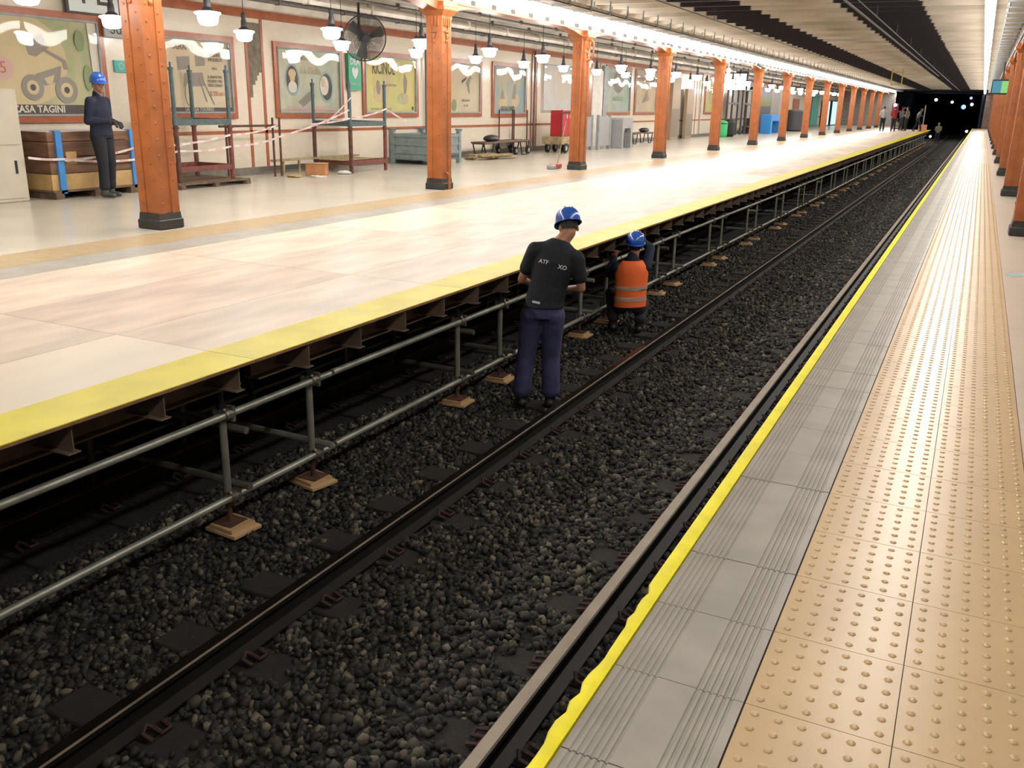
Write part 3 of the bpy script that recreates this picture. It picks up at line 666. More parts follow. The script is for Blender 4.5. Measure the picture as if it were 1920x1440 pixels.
poster(8.60, 11.02, 1.16, 2.62, P1, [('e', .42, .56, .78, .66, 'tanp'), ('p', [(.0, .0), (1, .0), (1, .1), (0, .1)], 'ink'), ('t', .5, .05, .15, 'CASA TAGINI', 'ppale', 1.0, .004),
       ('e', .28, .47, .17, .17, 'pink'), ('t', .28, .47, .24, '5', 'ink_red'), ('p', [(.45, .75), (.58, .85), (.62, .7), (.52, .6), (.47, .62)], 'pgrey'), ('p', [(.58, .70), (.74, .58), (.75, .48), (.72, .48), (.71, .56), (.57, .67)], 'ink_grey'),
       ('p', [(.5, .42), (.70, .52), (.68, .36), (.56, .30)], 'ink_grey'), ('p', [(.56, .38), (.64, .42), (.62, .33), (.58, .32)], 'tanp')]+wheel(.47, .28, .19)+wheel(.72, .26, .20)+[('p', [(.93, 1), (1, 1), (1, .1), (.95, .1)], 'ppale'), ('e', .86, .8, .09, .16, 'pgreen'), ('e', .9, .4, .08, .2, 'pgreen')],
       'vintage green and tan cycling poster lettered CASA TAGINI, behind the worker in navy')
poster(12.10, 14.02, 1.20, 2.50, PC, [('p', [(0, .0), (1, .0), (1, .06), (0, .06)], 'ink'), ('t', .55, .03, .085, 'LA CASA TOURRES', 'ppale'), ('t', .36, .90, .15, 'BIÓGRAFOS', 'ink', .8), ('p', [(.30, .58), (.46, .60), (.46, .78), (.30, .76)], 'pgrey'), ('p', [(.54, .64), (.66, .66), (.66, .84), (.54, .82)], 'pgrey'),
       ('p', [(.36, .35), (.64, .37), (.62, .56), (.38, .54)], 'ink_grey'), ('e', .42, .25, .10, .22, 'pgrey'), ('e', .42, .25, .08, .19, PC), ('p', [(.60, .48), (.615, .48), (.76, .10), (.745, .10)], 'ink_grey'), ('p', [(.56, .48), (.575, .48), (.66, .14), (.645, .14)], 'ink_grey'),
       ('t', .80, .78, .085, 'NUEVO\nMODELO', 'ink'), ('t', .78, .62, .07, '1912', 'ink'), ('t', .78, .44, .075, 'EL APARATO MAS\nMODERNO Y MAS\nPERFECCIONADO', 'ink', .62), ('t', .80, .26, .13, '$ 200 m/n', 'ink_red', .7)],
       'cream camera poster with a price in dollars, right of the nearest orange pillar')
poster(15.35, 17.45, 1.20, 2.50, PM, [('e', .22, .52, .24, .33, 'pblue'), ('e', .22, .52, .19, .28, 'ink'), ('e', .22, .56, .08, .12, 'tanp'), ('e', .22, .40, .14, .12, 'ppale'), ('e', .22, .62, .12, .09, 'tanp'),
       ('e', .78, .42, .24, .33, 'pblue'), ('e', .78, .42, .19, .28, 'ink'), ('e', .74, .44, .15, .20, 'ppale'), ('e', .72, .5, .07, .1, 'tanp'), ('p', [(.30, .16), (.50, .34), (.58, .26), (.38, .08)], 'pgrey'), ('p', [(.34, .17), (.49, .30), (.53, .26), (.38, .13)], 'ink_grey'),
       ('t', .52, .68, .22, 'La Bella', 'tanp'), ('t', .5, .88, .13, 'JABONES DE TOCADOR', 'pgreen', .8), ('p', [(.05, .03), (.2, .10), (.35, .05), (.6, .1), (.95, .04), (.9, .02)], 'pink')],
       'mint soap poster with two ladies in oval medallions above the barrier posts')
poster(18.40, 20.62, 1.20, 2.50, PYy, [('t', .36, .80, .40, 'RICINOL', 'ink', .62, .006), ('e', .66, .86, .09, .12, 'ppale'), ('e', .45, .60, .22, .07, 'tanp'), ('p', [(.78, .75), (.84, .6), (.82, .4), (.78, .25), (.72, .2), (.77, .4), (.76, .6)], 'ink_grey'), ('e', .75, .25, .25, .14, P1), ('e', .30, .35, .32, .22, 'tanp'), ('e', .25, .45, .09, .16, 'pgrey'),
       ('t', .5, .50, .08, 'ACEITE PURO', 'ink_grey'), ('t', .3, .05, .07, 'EN TODAS LAS FARMACIAS', 'ink_grey'), ('p', [(.93, .03), (.96, .03), (.96, .1), (.93, .1)], 'ink')],
       'yellow poster lettered RICINOL, beside the green sign and behind the fan')
poster(21.95, 24.05, 1.20, 2.52, PC, [('p', [(.62, .62), (.74, .80), (.78, .74), (.72, .60), (.74, .40), (.70, .40)], 'ink_grey'), ('p', [(.50, .66), (.64, .74), (.64, .70), (.52, .60)], 'ink'), ('e', .22, .45, .18, .42, 'tanp'), ('e', .30, .14, .14, .16, 'pgreen'), ('t', .62, .24, .08, 'JABÓN MILLON', 'ink', .8), ('t', .62, .13, .09, 'A 1.50', 'ink'), ('t', .5, .94, .08, 'LA PERFUMERIA', 'ink_grey')],
       'cream poster with a small dancing figure, just right of the second far pillar')
poster(24.90, 27.05, 1.18, 2.55, PB, [('e', .3, .25, .30, .22, 'tanp'), ('e', .7, .28, .28, .2, 'tanp'), ('p', [(.58, .3), (.66, .66), (.72, .62), (.70, .3)], 'pgrey'), ('e', .65, .7, .05, .08, 'ppale'), ('p', [(.2, .3), (.28, .52), (.36, .3)], 'pgrey'), ('t', .45, .08, .20, 'GATH & CHAVES', 'ink', .62, .003)],
       'blue topped poster lettered GATH & CHAVES above the bench with the black bag')
poster(28.35, 30.9, 1.25, 2.75, PW, [('p', [(.45, .25), (.85, .25), (.85, .85), (.45, .85)], 'ppale')], 'plain whitish glazed panel on the wall behind the third far pillar', border=.02, frame='fascia')
poster(34.2, 36.9, 1.22, 2.85, PG, [('e', .5, .7, .6, .4, 'pgrey'), ('t', .5, .3, .25, 'ANUNCIO', 'pgreen')], 'pale green poster above the first bench past the grey panels')
poster(37.6, 40.4, 1.22, 2.85, PC, [('e', .4, .45, .35, .35, 'tanp'), ('p', [(.3, .2), (.55, .6), (.65, .3)], 'pgrey'), ('r', .1, .78, .9, .88, 'ink_grey')], 'cream and olive poster left of the fourth far pillar')
poster(48.6, 51.4, 1.22, 2.85, PYy, [('e', .5, .5, .6, .4, 'tanp')], 'yellow poster between the fourth and fifth far pillars')
# station signs
t = thing('station_sign', 'grey station name sign with black letters high on the wall', 'sign', (-13.02, 11.35, 2.74))
mb = MB(); mb.box(0, .03, -.88, .88, 0, .62); mb.build('panel', mat('sign_face', (.66, .72, .72), .3), t)
mb = MB(); mb.box(0, .045, -.93, -.88, -.03, .65); mb.box(0, .045, .88, .93, -.03, .65); mb.box(0, .045, -.88, .88, -.03, 0); mb.box(0, .045, -.88, .88, .62, .65); mb.box(.028, .04, .08, .25, 0, .62); mb.build('sign_frame', 'ink', t)
for s, y in (('P', -.52), ('E', -.24), ('R', .42), ('U', .70)): text_obj('lettering', s, .52 if y < 0 else .4, 'ink', t, (.034, y, .29), RWALL, bold=.004)
t = thing('direction_sign', 'small pale sign with dark lettering under the station name sign', 'sign', (-13.0, 11.50, 2.40)); mb = MB(); mb.box(0, .03, -.42, .42, 0, .28); mb.build('panel', 'panel_grey', t); text_obj('lettering', 'Subte', .26, 'ink', t, (.034, -.02, .13), RWALL)
t = thing('small_sign', 'small teal square notice on the wall beside the nearest far pillar', 'sign', (-13.06, 11.42, 1.86)); mb = MB(); mb.box(-.03, .0, -.13, .13, 0, .19); mb.build('panel', mat('teal_notice', (.05, .40, .38), .4), t); mb = MB(); mb.ring((.004, 0, .095), .05, .008); mb.build('symbol', 'ppale', t)
t = thing('defibrillator_sign', 'green defibrillator sign lettered DEA with a white heart', 'sign', (-13.0, 17.93, 1.70)); mb = MB(); mb.box(-.06, 0, -.24, .24, 0, .80); mb.build('panel', 'green', t)
text_obj('lettering', 'DEA', .19, 'letter', t, (.003, 0, .62), RWALL, bold=.004); text_obj('lettering', 'DESFIBRILADOR', .055, 'letter', t, (.003, 0, .14), RWALL)
mb = MB(); mb.prism([(0, .24), (.09, .34), (.12, .42), (.11, .48), (.06, .51), (0, .46), (-.06, .51), (-.11, .48), (-.12, .42), (-.09, .34)], .001, .005, 'x'); mb.build('heart', 'letter', t)
# wall openings and pipes
mb = MB(); mb.box(-13.3, -13.06, 31.75, 35.6, 0, 2.9)
for i, (ya, yb, m, lab) in enumerate(((31.8, 32.5, 'red_band', 'brown tiled jamb beside the grey panels'), (33.7, 34.1, 'grey_paint', 'grey door jamb right of the third far pillar'))):
    mb = MB(); mb.box(-13.1, -12.98, ya, yb, 0, 2.9); o = struct('trim_%d' % (7+i), mb, m)
mb = MB(); mb.box(-13.1, -12.98, 32.55, 33.6, 0, 2.7); mb.box(-12.98, -12.95, 33.45, 33.5, .9, 1.1); o = struct('door_1', mb, 'fascia')
for i, (ya, yb, zt, m) in enumerate(((41.9, 43.1, 2.75, 'crate_wood'), (44.3, 45.4, 2.3, 'crate_wood'))):
    t = thing('wall_panel', ['tall brown display panel by the wall, left of two', 'tall brown display panel by the wall, right of two'][i], 'panel', (-12.85, (ya+yb)/2, 0)); mb = MB(); mb.bevbox(-.08, .08, -(yb-ya)/2, (yb-ya)/2, 0, zt, .01); mb.build('board', mat('panel_brown', (.33, .24, .16), .5), t); mb = MB(); mb.box(.08, .09, -(yb-ya)/2+.08, (yb-ya)/2-.08, .12, zt*.5); mb.build('lower_face', mat('panel_dark', (.20, .16, .12), .5), t)
for i, (y, r, z1) in enumerate(((21.05, .03, 3.1), (27.65, .035, 3.1), (47.7, .04, 3.1))):
    mb = MB(); mb.cyl((-13.03, y, .15), (-13.03, y, z1), r, n=8); tag(mb.build('wall_pipe', 'pipe_pale' if i == 2 else 'grey_pipe', smooth=True), 'slim vertical pipe on the wall, %s from the left' % ORD[i], 'pipe')
# ================= THINGS ON THE FAR PLATFORM =================
t = thing('equipment_cabinet', 'cream metal equipment cabinet at the left edge of the picture', 'cabinet', (-12.55, 8.18, 0))
mb = MB(); mb.bevbox(-.42, .36, -.72, .62, 0, 1.55, .015); mb.build('body', 'cabinet', t)
mb = MB(); mb.box(.36, .375, -.66, .56, .80, 1.50); mb.build('upper_door', 'cabinet', t); mb = MB(); mb.box(.36, .375, -.66, .56, .06, .76); d_ = mb.build('lower_door', 'cabinet', t); mb = MB(); mb.box(.375, .39, .44, .47, .40, .58); mb.build('handle', 'black', d_)
mb = MB(); [mb.box(.375, .38, -.5, .1, .95+k*.035, .962+k*.035) for k in range(3)]; mb.build('vent', 'grey_paint', t)
# timber crate with blue corner posts on a pallet
t = thing('timber_crate', 'stacked wooden box with blue corner posts on a pallet behind the worker', 'crate', (-12.45, 9.86, 0))
cy = .76
for k, (z0, z1, m) in enumerate(((.13, .36, 'crate_pale'), (.37, .60, 'crate_wood'), (.61, .82, 'crate_wood'), (.83, .96, 'crate_wood'))):
    mb = MB(); mb.box(-.40, .38, -cy, cy, z0, z1); mb.build('collar', m, t)
for y in (-.60, .74):
    mb = MB(); mb.box(.38, .42, y-.05, y+.05, .08, .98); mb.box(.30, .38, y-.05, y+.05, .962, .98); mb.build('corner_post', 'blue_strap', t)
mb = MB(); mb.box(.381, .386, .18, .36, .40, .58); mb.build('delivery_note', 'paper', t); mb = MB(); mb.box(.381, .386, -.48, -.30, .50, .68); mb.build('paper_label', 'crate_pale', t)
mb = MB(); [mb.box(-.40, .42, y-.07, y+.07, 0, .10) for y in (-.68, 0, .68)]; mb.box(-.42, .42, -.78, .78, .10, .13); mb.build('pallet', 'pallet', t)
mb = MB(); mb.box(-.38, .36, -cy+.02, cy-.02, .961, .968); mb.build('lid_sheet', 'paper', t)
# stillages
def stillage(loc, w, d, h, hb, label, low='red_oxide'):
    t = thing('steel_stillage', label, 'stillage', loc); k = 0
    for x in (-w/2, w/2):
        for y in (-d/2, d/2):
            mb = MB(); mb.cyl((x, y, 0), (x, y, .98*hb), .042, n=10); mb.cyl((x, y, .92*hb), (x, y, .95*hb), .06, n=10); p = mb.build('post', low if k % 2 else 'rusty', t, smooth=30)
            mb = MB(); mb.cyl((x, y, .95*hb), (x, y, h-.08), .036, n=10); mb.cyl((x, y, h-.08), (x, y, h), .018, n=6); mb.cyl((x, y, h-.13), (x, y, h-.08), .046, n=8); mb.build('upper_post', 'teal', p, smooth=30); k += 1
    mb = MB()
    for y in (-d/2, d/2): mb.box(-w/2, w/2, y-.025, y+.025, hb-.02, hb+.08)
    for x in (-w/2, w/2): mb.box(x-.025, x+.025, -d/2, d/2, hb-.02, hb+.08)
    mb.build('upper_frame', 'teal', t)
    mb = MB()
    for y in (-d/2, d/2): mb.box(-w/2, w/2, y-.03, y+.03, .16, .25)
    for x in (-w/2, w/2): mb.box(x-.03, x+.03, -d/2, d/2, .16, .25)
    mb.build('lower_frame', low, t); return t
stillage((-12.42, 12.10, .10), .86, 1.26, 1.93, .95, 'steel stillage with dark uprights standing on a pallet behind the nearest far pillar')
stillage((-12.32, 16.75, 0), .95, 1.28, 1.90, .98, 'red footed steel stillage with tape tied to it, below the green sign')
t = thing('pallet', 'worn wooden pallet under the left stillage', 'pallet', (-12.36, 12.1, 0)); mb = MB(); [mb.box(-.55, .6, y-.05, y+.05, 0, .065) for y in (-.78, 0, .78)]; mb.build('bearers', 'pallet', t)
mb = MB(); [mb.box(-.58+k*.2, -.43+k*.2, -.85, .85, .065, .095) for k in range(6)]; mb.build('deck_boards', 'pallet', t)
# barrier posts
t = thing('pipe_barrier', 'low brown pipe barrier in front of the wall', 'barrier', (-12.55, 13.5, 0))
for y in (-.28, .92, 1.12):
    mb = MB(); mb.cyl((0 if y < .5 else .08, y, 0), (0 if y < .5 else .08, y, 1.13), .022, n=8); mb.build('post', 'rusty', t, smooth=True)
mb = MB(); mb.cyl((0, -.45, .98), (.05, 1.15, .98), .022, n=8); mb.build('rail', 'rusty', t, smooth=True)
# tapes
def tape(pts, lab):
    P = []; mb = MB(); q = []
    pts = [Vector(p) for p in pts]
    tot = 0; seg = []
    for a, b in zip(pts, pts[1:]):
        n = max(2, int((b-a).length/.08))
        for i in range(n):
            u = i/n; s_ = a.lerp(b, u); s_.z -= .05*4*u*(1-u)*min(1, (b-a).length/2); seg.append(s_)
    seg.append(pts[-1])
    for i, (a, b) in enumerate(zip(seg, seg[1:])):
        mb.mi = (i//2) % 2
        mb.add([a+Vector((.001, 0, -.017)), b+Vector((.001, 0, -.017)), b+Vector((.001, 0, .017)), a+Vector((.001, 0, .017)), a+Vector((-.001, 0, -.017)), b+Vector((-.001, 0, -.017)), b+Vector((-.001, 0, .017)), a+Vector((-.001, 0, .017))], [(0, 1, 2, 3), (7, 6, 5, 4), (0, 4, 5, 1), (3, 2, 6, 7)])
    tag(mb.build('barrier_tape', [mat('tape_white', (.62, .56, .54), .5), mat('tape_pink', (.55, .36, .34), .5)]), lab, 'tape')
tape([(-12.05, 8.75, .62), (-12.0, 9.30, .58), (-12.0, 10.6, .52), (-11.96, 11.47, .62), (-11.96, 12.73, .66), (-12.35, 14.6, .80), (-11.83, 16.1, 1.30)], 'lower red and white barrier tape sloping up to the stillage')
tape([(-12.0, 9.30, .56), (-12.0, 10.6, .70), (-11.96, 12.73, .86), (-12.4, 14.5, 1.00)], 'upper red and white barrier tape from the crate to the barrier post')
tape([(-12.05, 15.6, 1.05), (-11.78, 16.1, 1.55)], 'loose end of barrier tape tied high on the right stillage')
tape([(-12.3, 15.4, 1.0), (-11.78, 16.15, 1.14), (-11.8, 17.39, 1.32), (-11.6, 17.9, 1.06)], 'barrier tape stretched across the top of the right stillage')
# debris
t = thing('cardboard_box', 'orange brown cardboard box on the floor beside the right stillage', 'box', (-12.0, 15.15, 0), .5); mb = MB(); mb.bevbox(-.20, .20, -.20, .20, 0, .24, .008); mb.build('box', 'cardboard', t); mb = MB(); mb.box(-.21, .21, -.21, .21, .242, .25); mb.build('lid', 'crate_pale', t)
for i, (x, y, a, b, h, m, lab) in enumerate(((-11.85, 15.85, .18, .12, .07, 'paper', 'crumpled pale rag on the floor right of the cardboard box'), (-12.1, 14.55, .16, .12, .06, 'crate_pale', 'small tan scrap heap at the foot of the barrier posts'), (-11.75, 14.85, .2, .12, .03, 'paper', 'flat white scrap in front of the cardboard box'))):
    mb = MB(); mb.ell((x, y, h*.45), (a, b, h*.55), 9, 5); [mb.v.__setitem__(k, (v[0]+random.uniform(-.02, .02), v[1]+random.uniform(-.02, .02), max(0, v[2]+random.uniform(-.01, .01)))) for k, v in enumerate(mb.v)]; tag(mb.build('scrap', m), lab, 'scrap')
mb = MB()
for y in (15.0, 15.5, 16.6): mb.box(-12.78, -12.74, y, y+.04, 0, .26)
mb.box(-12.82, -12.70, 14.7, 17.6, .26, .30); mb.box(-12.6, -12.0, 16.0, 17.2, .252, .27); tag(mb.build('low_rack', 'timber'), 'low plank rack along the foot of the wall by the right stillage', 'rack')
# metal crate
t = thing('metal_crate', 'blue grey steel pallet box behind the second far pillar', 'crate', (-12.45, 20.10, 0))
mb = MB(); w, d = .55, .68; mb.box(-w, w, -d, d, .10, .13)
for s in (-1, 1): mb.box(s*w-.012, s*w+.012, -d, d, .13, .72); mb.box(-w, w, s*d-.012, s*d+.012, .13, .72)
mb.build('tub', 'blue_grey', t)
for x in (-w, w):
    for y in (-d, d): mb = MB(); mb.box(x-.05, x+.05, y-.05, y+.05, 0, .78); mb.prism([(x-.05, .78), (x+.05, .78), (x+.09, .84), (x-.09, .84)], y-.05, y+.05); mb.build('corner_post', 'blue_grey', t)
mb = MB()
for z in (.28, .48, .68):
    mb.box(w+.012, w+.035, -d, d, z-.03, z+.03); mb.box(-w, w, -d-.035, -d-.012, z-.03, z+.03)
mb.build('ribs', 'blue_grey', t)
mb = MB(); mb.box(w+.036, w+.04, -.6, .6, .16, .22); mb.build('dark_slot', 'dark_grey', t)
# planks
r3 = random.Random(4)
for k in range(9):
    L_ = r3.uniform(.7, 1.5); x = -12.0+r3.uniform(-.35, .25); y = 22.6+r3.uniform(-.5, .6); z = (k//3)*.05; R = Matrix.Rotation(r3.uniform(-.35, .35), 3, 'Z'); mb = MB(); mb.box(x-.08, x+.08, y-L_/2, y+L_/2, z, z+.045, R=R)
    tag(mb.build('plank', 'timber'), 'rough scrap plank in the pile in front of the bench', 'plank', 'scrap planks beside the metal crate')
def bench(loc, L_, lab):
    t = thing('bench', lab, 'bench', loc); mb = MB(); [mb.box(x-.05, x+.05, -L_/2, L_/2, .40, .44) for x in (-.17, -.05, .07, .19)]; mb.build('seat', mat('bench_brown', (.13, .075, .055), .5), t)
    for y in (-L_/2+.35, L_/2-.35):
        mb = MB()
        mb.box(-.2, .2, y-.32, y+.32, .375, .40)
        for x in (-.17, .17):
            mb.tube([(x, y-.30, .38), (x, y-.16, .02), (x, y+.16, .02), (x, y+.30, .38)], .022, 6)
        mb.build('leg_frame', 'black', t)
    return t
bench((-12.45, 24.3, 0), 3.0, 'brown slatted bench with dark splayed legs, holding a black bag, before the trolleys')
bench((-12.55, 36.8, 0), 2.6, 'dark legged bench with a bag, between the third and fourth far pillars')
bench((-12.6, 56.8, 0), 1.8, 'small dark bench left of the fifth far pillar')
def bag(x, y, z, L_, lab):
    mb = MB(); mb.ell((x, y, z+.085), (.16, L_/2, .09), 14, 7); [mb.v.__setitem__(k, (v[0]+r3.uniform(-.015, .015), v[1]+r3.uniform(-.015, .015), max(z, v[2]+r3.uniform(-.012, .012)))) for k, v in enumerate(mb.v)]; tag(mb.build('bag', 'black', smooth=True), lab, 'bag')
bag(-12.4, 23.5, .44, .8, 'black cloth bag slumped on the near end of the bench'); bag(-12.5, 37.3, .44, 1.0, 'dark bundle on the bench past the grey panels')
# trolleys
def wheel_(t, x, y, r=.14):
    mb = MB(); mb.cyl((x-.03, y, r), (x+.03, y, r), r, n=16); w_ = mb.build('wheel', 'rubber', t, smooth=30); mb = MB(); mb.cyl((x-.04, y, r), (x+.04, y, r), r*.5, n=12); mb.build('hub', 'hub', w_)
t = thing('trolley', 'tall brown pipe trolley in front of the wall, left of the red cabinet', 'trolley', (-12.75, 25.7, 0))
for x in (-.25, .25):
    for y in (-.55, .35): mb = MB(); mb.cyl((x, y, .15), (x, y, 1.30), .022, n=8); mb.build('post', 'rusty', t)
mb = MB(); mb.box(-.3, .3, -.9, .6, .36, .42); mb.build('platform', 'rusty', t)
for x in (-.3, .3): wheel_(t, x, .35, .12); wheel_(t, x, -.5, .12)
t = thing('trolley', 'four wheeled trolley carrying the red cabinet', 'trolley', (-12.1, 28.0, 0))
mb = MB(); mb.bevbox(-.35, .35, -.95, .95, .26, .50, .02); mb.build('body', 'timber', t); mb = MB(); [mb.cyl((.3, y, .5), (.3, y, 1.32), .022, n=8) for y in (-.9, .92)]; mb.cyl((.3, -.9, 1.25), (.3, .92, 1.25), .02, n=8); mb.build('handle_frame', 'rusty', t)
for x in (-.3, .33):
    for y in (-.6, .0, .65): wheel_(t, x, y, .15)
t = thing('red_cabinet', 'red metal fire cabinet standing on the trolley', 'cabinet', (-12.1, 27.85, .50)); mb = MB(); mb.bevbox(-.2, .2, -.5, .5, 0, .80, .01); mb.build('body', 'red', t)
for s in (-1, 1): mb = MB(); mb.box(.2, .212, *sorted((s*.01, s*.47)), .04, .76); d_ = mb.build('door', 'red', t); mb = MB(); mb.box(.212, .217, s*.12-.03, s*.12+.03, .56, .68); mb.build('label_plate', 'letter', d_)
t = thing('broom', 'red and grey broom lying beside the foot of the third far pillar', 'broom', (-9.05, 20.55, 0)); mb = MB(); mb.bevbox(-.09, .09, -.38, .1, .0, .10, .02); mb.build('head', 'grey_paint', t); mb = MB(); mb.box(-.092, .092, -.2, .12, .02, .105); mb.build('red_band', 'red', t); mb = MB(); mb.cyl((0, .05, .08), (.0, .5, 1.1), .012, n=6); mb.build('handle', 'timber', t)
# grey panels and arches
for i, (y0, y1, x, lab) in enumerate(((28.9, 30.0, -11.95, 'left grey steel panel standing beside the third far pillar'), (30.25, 31.35, -11.8, 'right grey steel panel standing beside the third far pillar'))):
    t = thing('steel_screen', lab, 'panel', (x, (y0+y1)/2, 0)); h_ = (y1-y0)/2
    mb = MB(); mb.box(-.03, .03, -h_+.05, h_-.05, .12, 1.10); mb.build('sheet', 'panel_grey', t)
    for y in (-h_, h_): mb = MB(); mb.box(-.05, .05, y-.05, y+.05, 0, 1.16); mb.build('post', 'grey_paint', t)
def arch(name, loc, d, h, m, lab, cat):
    t = thing(name, lab, cat, loc); mb = MB(); e = d*.3
    mb.prism([(-d, 0), (-d+e, 0), (-d+e, h*.5), (-d+e+.1, h*.66), (d-e-.1, h*.66), (d-e, h*.5), (d-e, 0), (d, 0), (d, h-.06), (d-.06, h), (-d+.06, h), (-d, h-.06)], -.3, .3, 'x'); mb.build('shell', m, t); mb = MB(); mb.box(-.25, -.1, -d+e+.02, d-e-.02, 0, h*.6); mb.build('inner_panel', 'dark_grey', t)
arch('water_barrier', (-11.75, 32.3, 0), .55, 1.06, 'panel_grey', 'grey arch shaped counter right of the steel panels', 'counter')
arch('market_stall', (-11.7, 59.3, 0), 1.5, 1.12, 'bluebox', 'bright blue arch shaped stand past the fifth far pillar', 'stand')
# lit sign and kiosk area
t = thing('lit_sign', 'large glowing white sign hung between the fifth and sixth far pillars', 'sign', (-12.1, 50.0, 2.38)); mb = MB(); mb.box(-.76, .76, -.08, .08, 0, .80); mb.build('light_box', 'lightbox', t); mb = MB(); mb.box(-.80, .86, -.10, .10, .80, .92); mb.box(.77, .85, -.1, .1, 0, .80); [mb.box(x, x+.05, -.1, .1, .66, 1.04) for x in (-.4, .4)]; mb.build('hanger', 'dark_grey', t)
for i, (x, y, h, lab) in enumerate(((-12.5, 52.3, 2.5, 'dark gate frame behind the green bin, left of two'), (-12.4, 55.4, 2.5, 'dark gate frame behind the green bin, right of two'))):
    t = thing('gate_frame', lab, 'gate', (x, y, 0)); mb = MB(); [mb.box(-.05, .05, yy-.05, yy+.05, 0, h) for yy in (-1.2, -.1, 1.2)]; mb.box(-.05, .05, -1.2, 1.2, h-.08, h); mb.box(-.05, .05, -1.2, 1.2, 1.65, 1.75); mb.build('frame', 'dark_grey', t); mb = MB(); mb.box(-.04, -.02, .1, 1.1, .9, h-.1); mb.build('screen', 'ink_grey', t)
def bin_(loc, r, h, m, lab):
    t = thing('bin', lab, 'bin', loc); mb = MB(); mb.lathe([(r*.8, 0), (r, .1), (r, h-.15), (r*.85, h-.05), (.02, h)], caps=True, n=14); mb.build('body', m, t, smooth=30); mb = MB(); mb.ring((0, 0, h-.16), r, .03, 'z', 16, 5); mb.build('rim', 'dark_grey', t)
bin_((-12.1, 48.6, 0), .32, .85, 'greenbin', 'bright green bin beside the fourth far pillar'); bin_((-12.0, 49.9, 0), .30, .9, 'rubber', 'black bin right of the green bin')
bin_((-11.6, 66.6, 0), .65, 1.45, 'dark_grey', 'large dark grey drum right of the sixth far pillar'); bin_((-12.0, 69.5, 0), .4, 1.1, 'blue_grey', 'blue grey drum behind the dark one')
t = thing('kiosk', 'dark kiosk with an olive poster panel behind the blue stand', 'kiosk', (-12.75, 60.5, 0)); mb = MB(); mb.box(-.25, .2, -2.6, 2.6, 0, 2.7); mb.build('body', mat('kiosk_dark', (.03, .035, .05), .5), t); mb = MB(); mb.box(.2, .22, -2.3, 2.3, 1.6, 2.1); mb.build('olive_panel', mat('olive', (.14, .15, .03), .6), t)
for i, (y, w_, h, m, lab) in enumerate(((66.5, 1.6, 2.5, mat('door_grey', (.25, .24, .22), .5), 'grey shutter panel on the wall beyond the kiosk'), (84.0, 1.8, 2.6, M['tealdoor'], 'teal panel on the wall deep down the far platform'), (75.0, 1.0, 2.2, M['red_band'], 'narrow brown panel on the wall beyond the drums'))):
    mb = MB(); mb.bevbox(-13.08, -12.95, y-w_, y+w_, 0.15, h, .01); tag(mb.build('wall_panel', m), lab, 'panel')
for i, (y, lab) in enumerate(((90.0, 'pale blue lit window panel far down the platform, left of two'), (95.5, 'pale blue lit window panel far down the platform, right of two'))):
    t = thing('lit_display', lab, 'panel', (-12.9, y, .0)); mb = MB(); mb.box(-.1, 0, -2, 2, 0, 2.3); mb.build('frame', 'dark_grey', t); mb = MB(); mb.box(0, .02, -1.9, 1.9, .1, 2.2); mb.build('glowing_face', emis('panel_blue%d' % i, (.55, .85, .92), 1.3), t)
# fan
t = thing('wall_fan', 'large round black cage fan hung from the ceiling near the green sign', 'fan', (-11.3, 15.95, 2.68)); R_ = .44
mb = MB(); mb.cyl((-.10, -.05, .05), (-.10, -.05, .76), .025, n=8); mb.cyl((-.05, -.05, .05), (-.10, -.05, .05), .03, n=8); mb.build('drop_rod', 'black', t)
RF = Matrix.Rotation(math.radians(-38), 3, 'Z') @ Matrix.Rotation(math.radians(12), 3, 'Y')
def rot(mb): mb.v = [tuple(RF @ Vector(v)) for v in mb.v]; return mb
mb = MB(); mb.cyl((-.22, 0, 0), (-.04, 0, 0), .10, n=14); rot(mb).build('motor', 'black', t, smooth=30)
mb = MB(); mb.ring((0, 0, 0), R_, .012, 'x', 36, 6)
for rr in [.05+.026*q for q in range(15)]: mb.ring((.055*(1-(rr/R_)**2)+.03, 0, 0), rr, .003, 'x', 30, 4); mb.ring((-.055*(1-(rr/R_)**2)-.03, 0, 0), rr, .003, 'x', 30, 4)
for k in range(72):
    a = 2*PI*k/72; c, s = math.cos(a), math.sin(a)
    for q in (-1, 1): mb.tube([(q*.085, c*.05, s*.05), (q*.06, c*.2, s*.2), (0, c*R_, s*R_)], .0028, 4)
rot(mb).build('guard', mesh_guard_mat(), t)
mb = MB(); mb.cyl((.085, 0, 0), (.095, 0, 0), .075, n=16); rot(mb).build('badge', 'black', t)
for k in range(3):
    mb = MB(); a = 2*PI*k/3+.4; P = []
    for q in range(7):
        rr = .05+q*.057; P2 = []
        for u in range(5):
            b_ = a+(u-2)*.19*(1-.25*q/6); P2.append((.03*(u-2)*.5, rr*math.cos(b_), rr*math.sin(b_)))
        P.append(P2+[(p[0]+.004, p[1], p[2]) for p in P2[::-1]])
    mb.rings(P); rot(mb).build('blade', mat('fan_blade', (.05, .05, .05), .5), t, smooth=40)
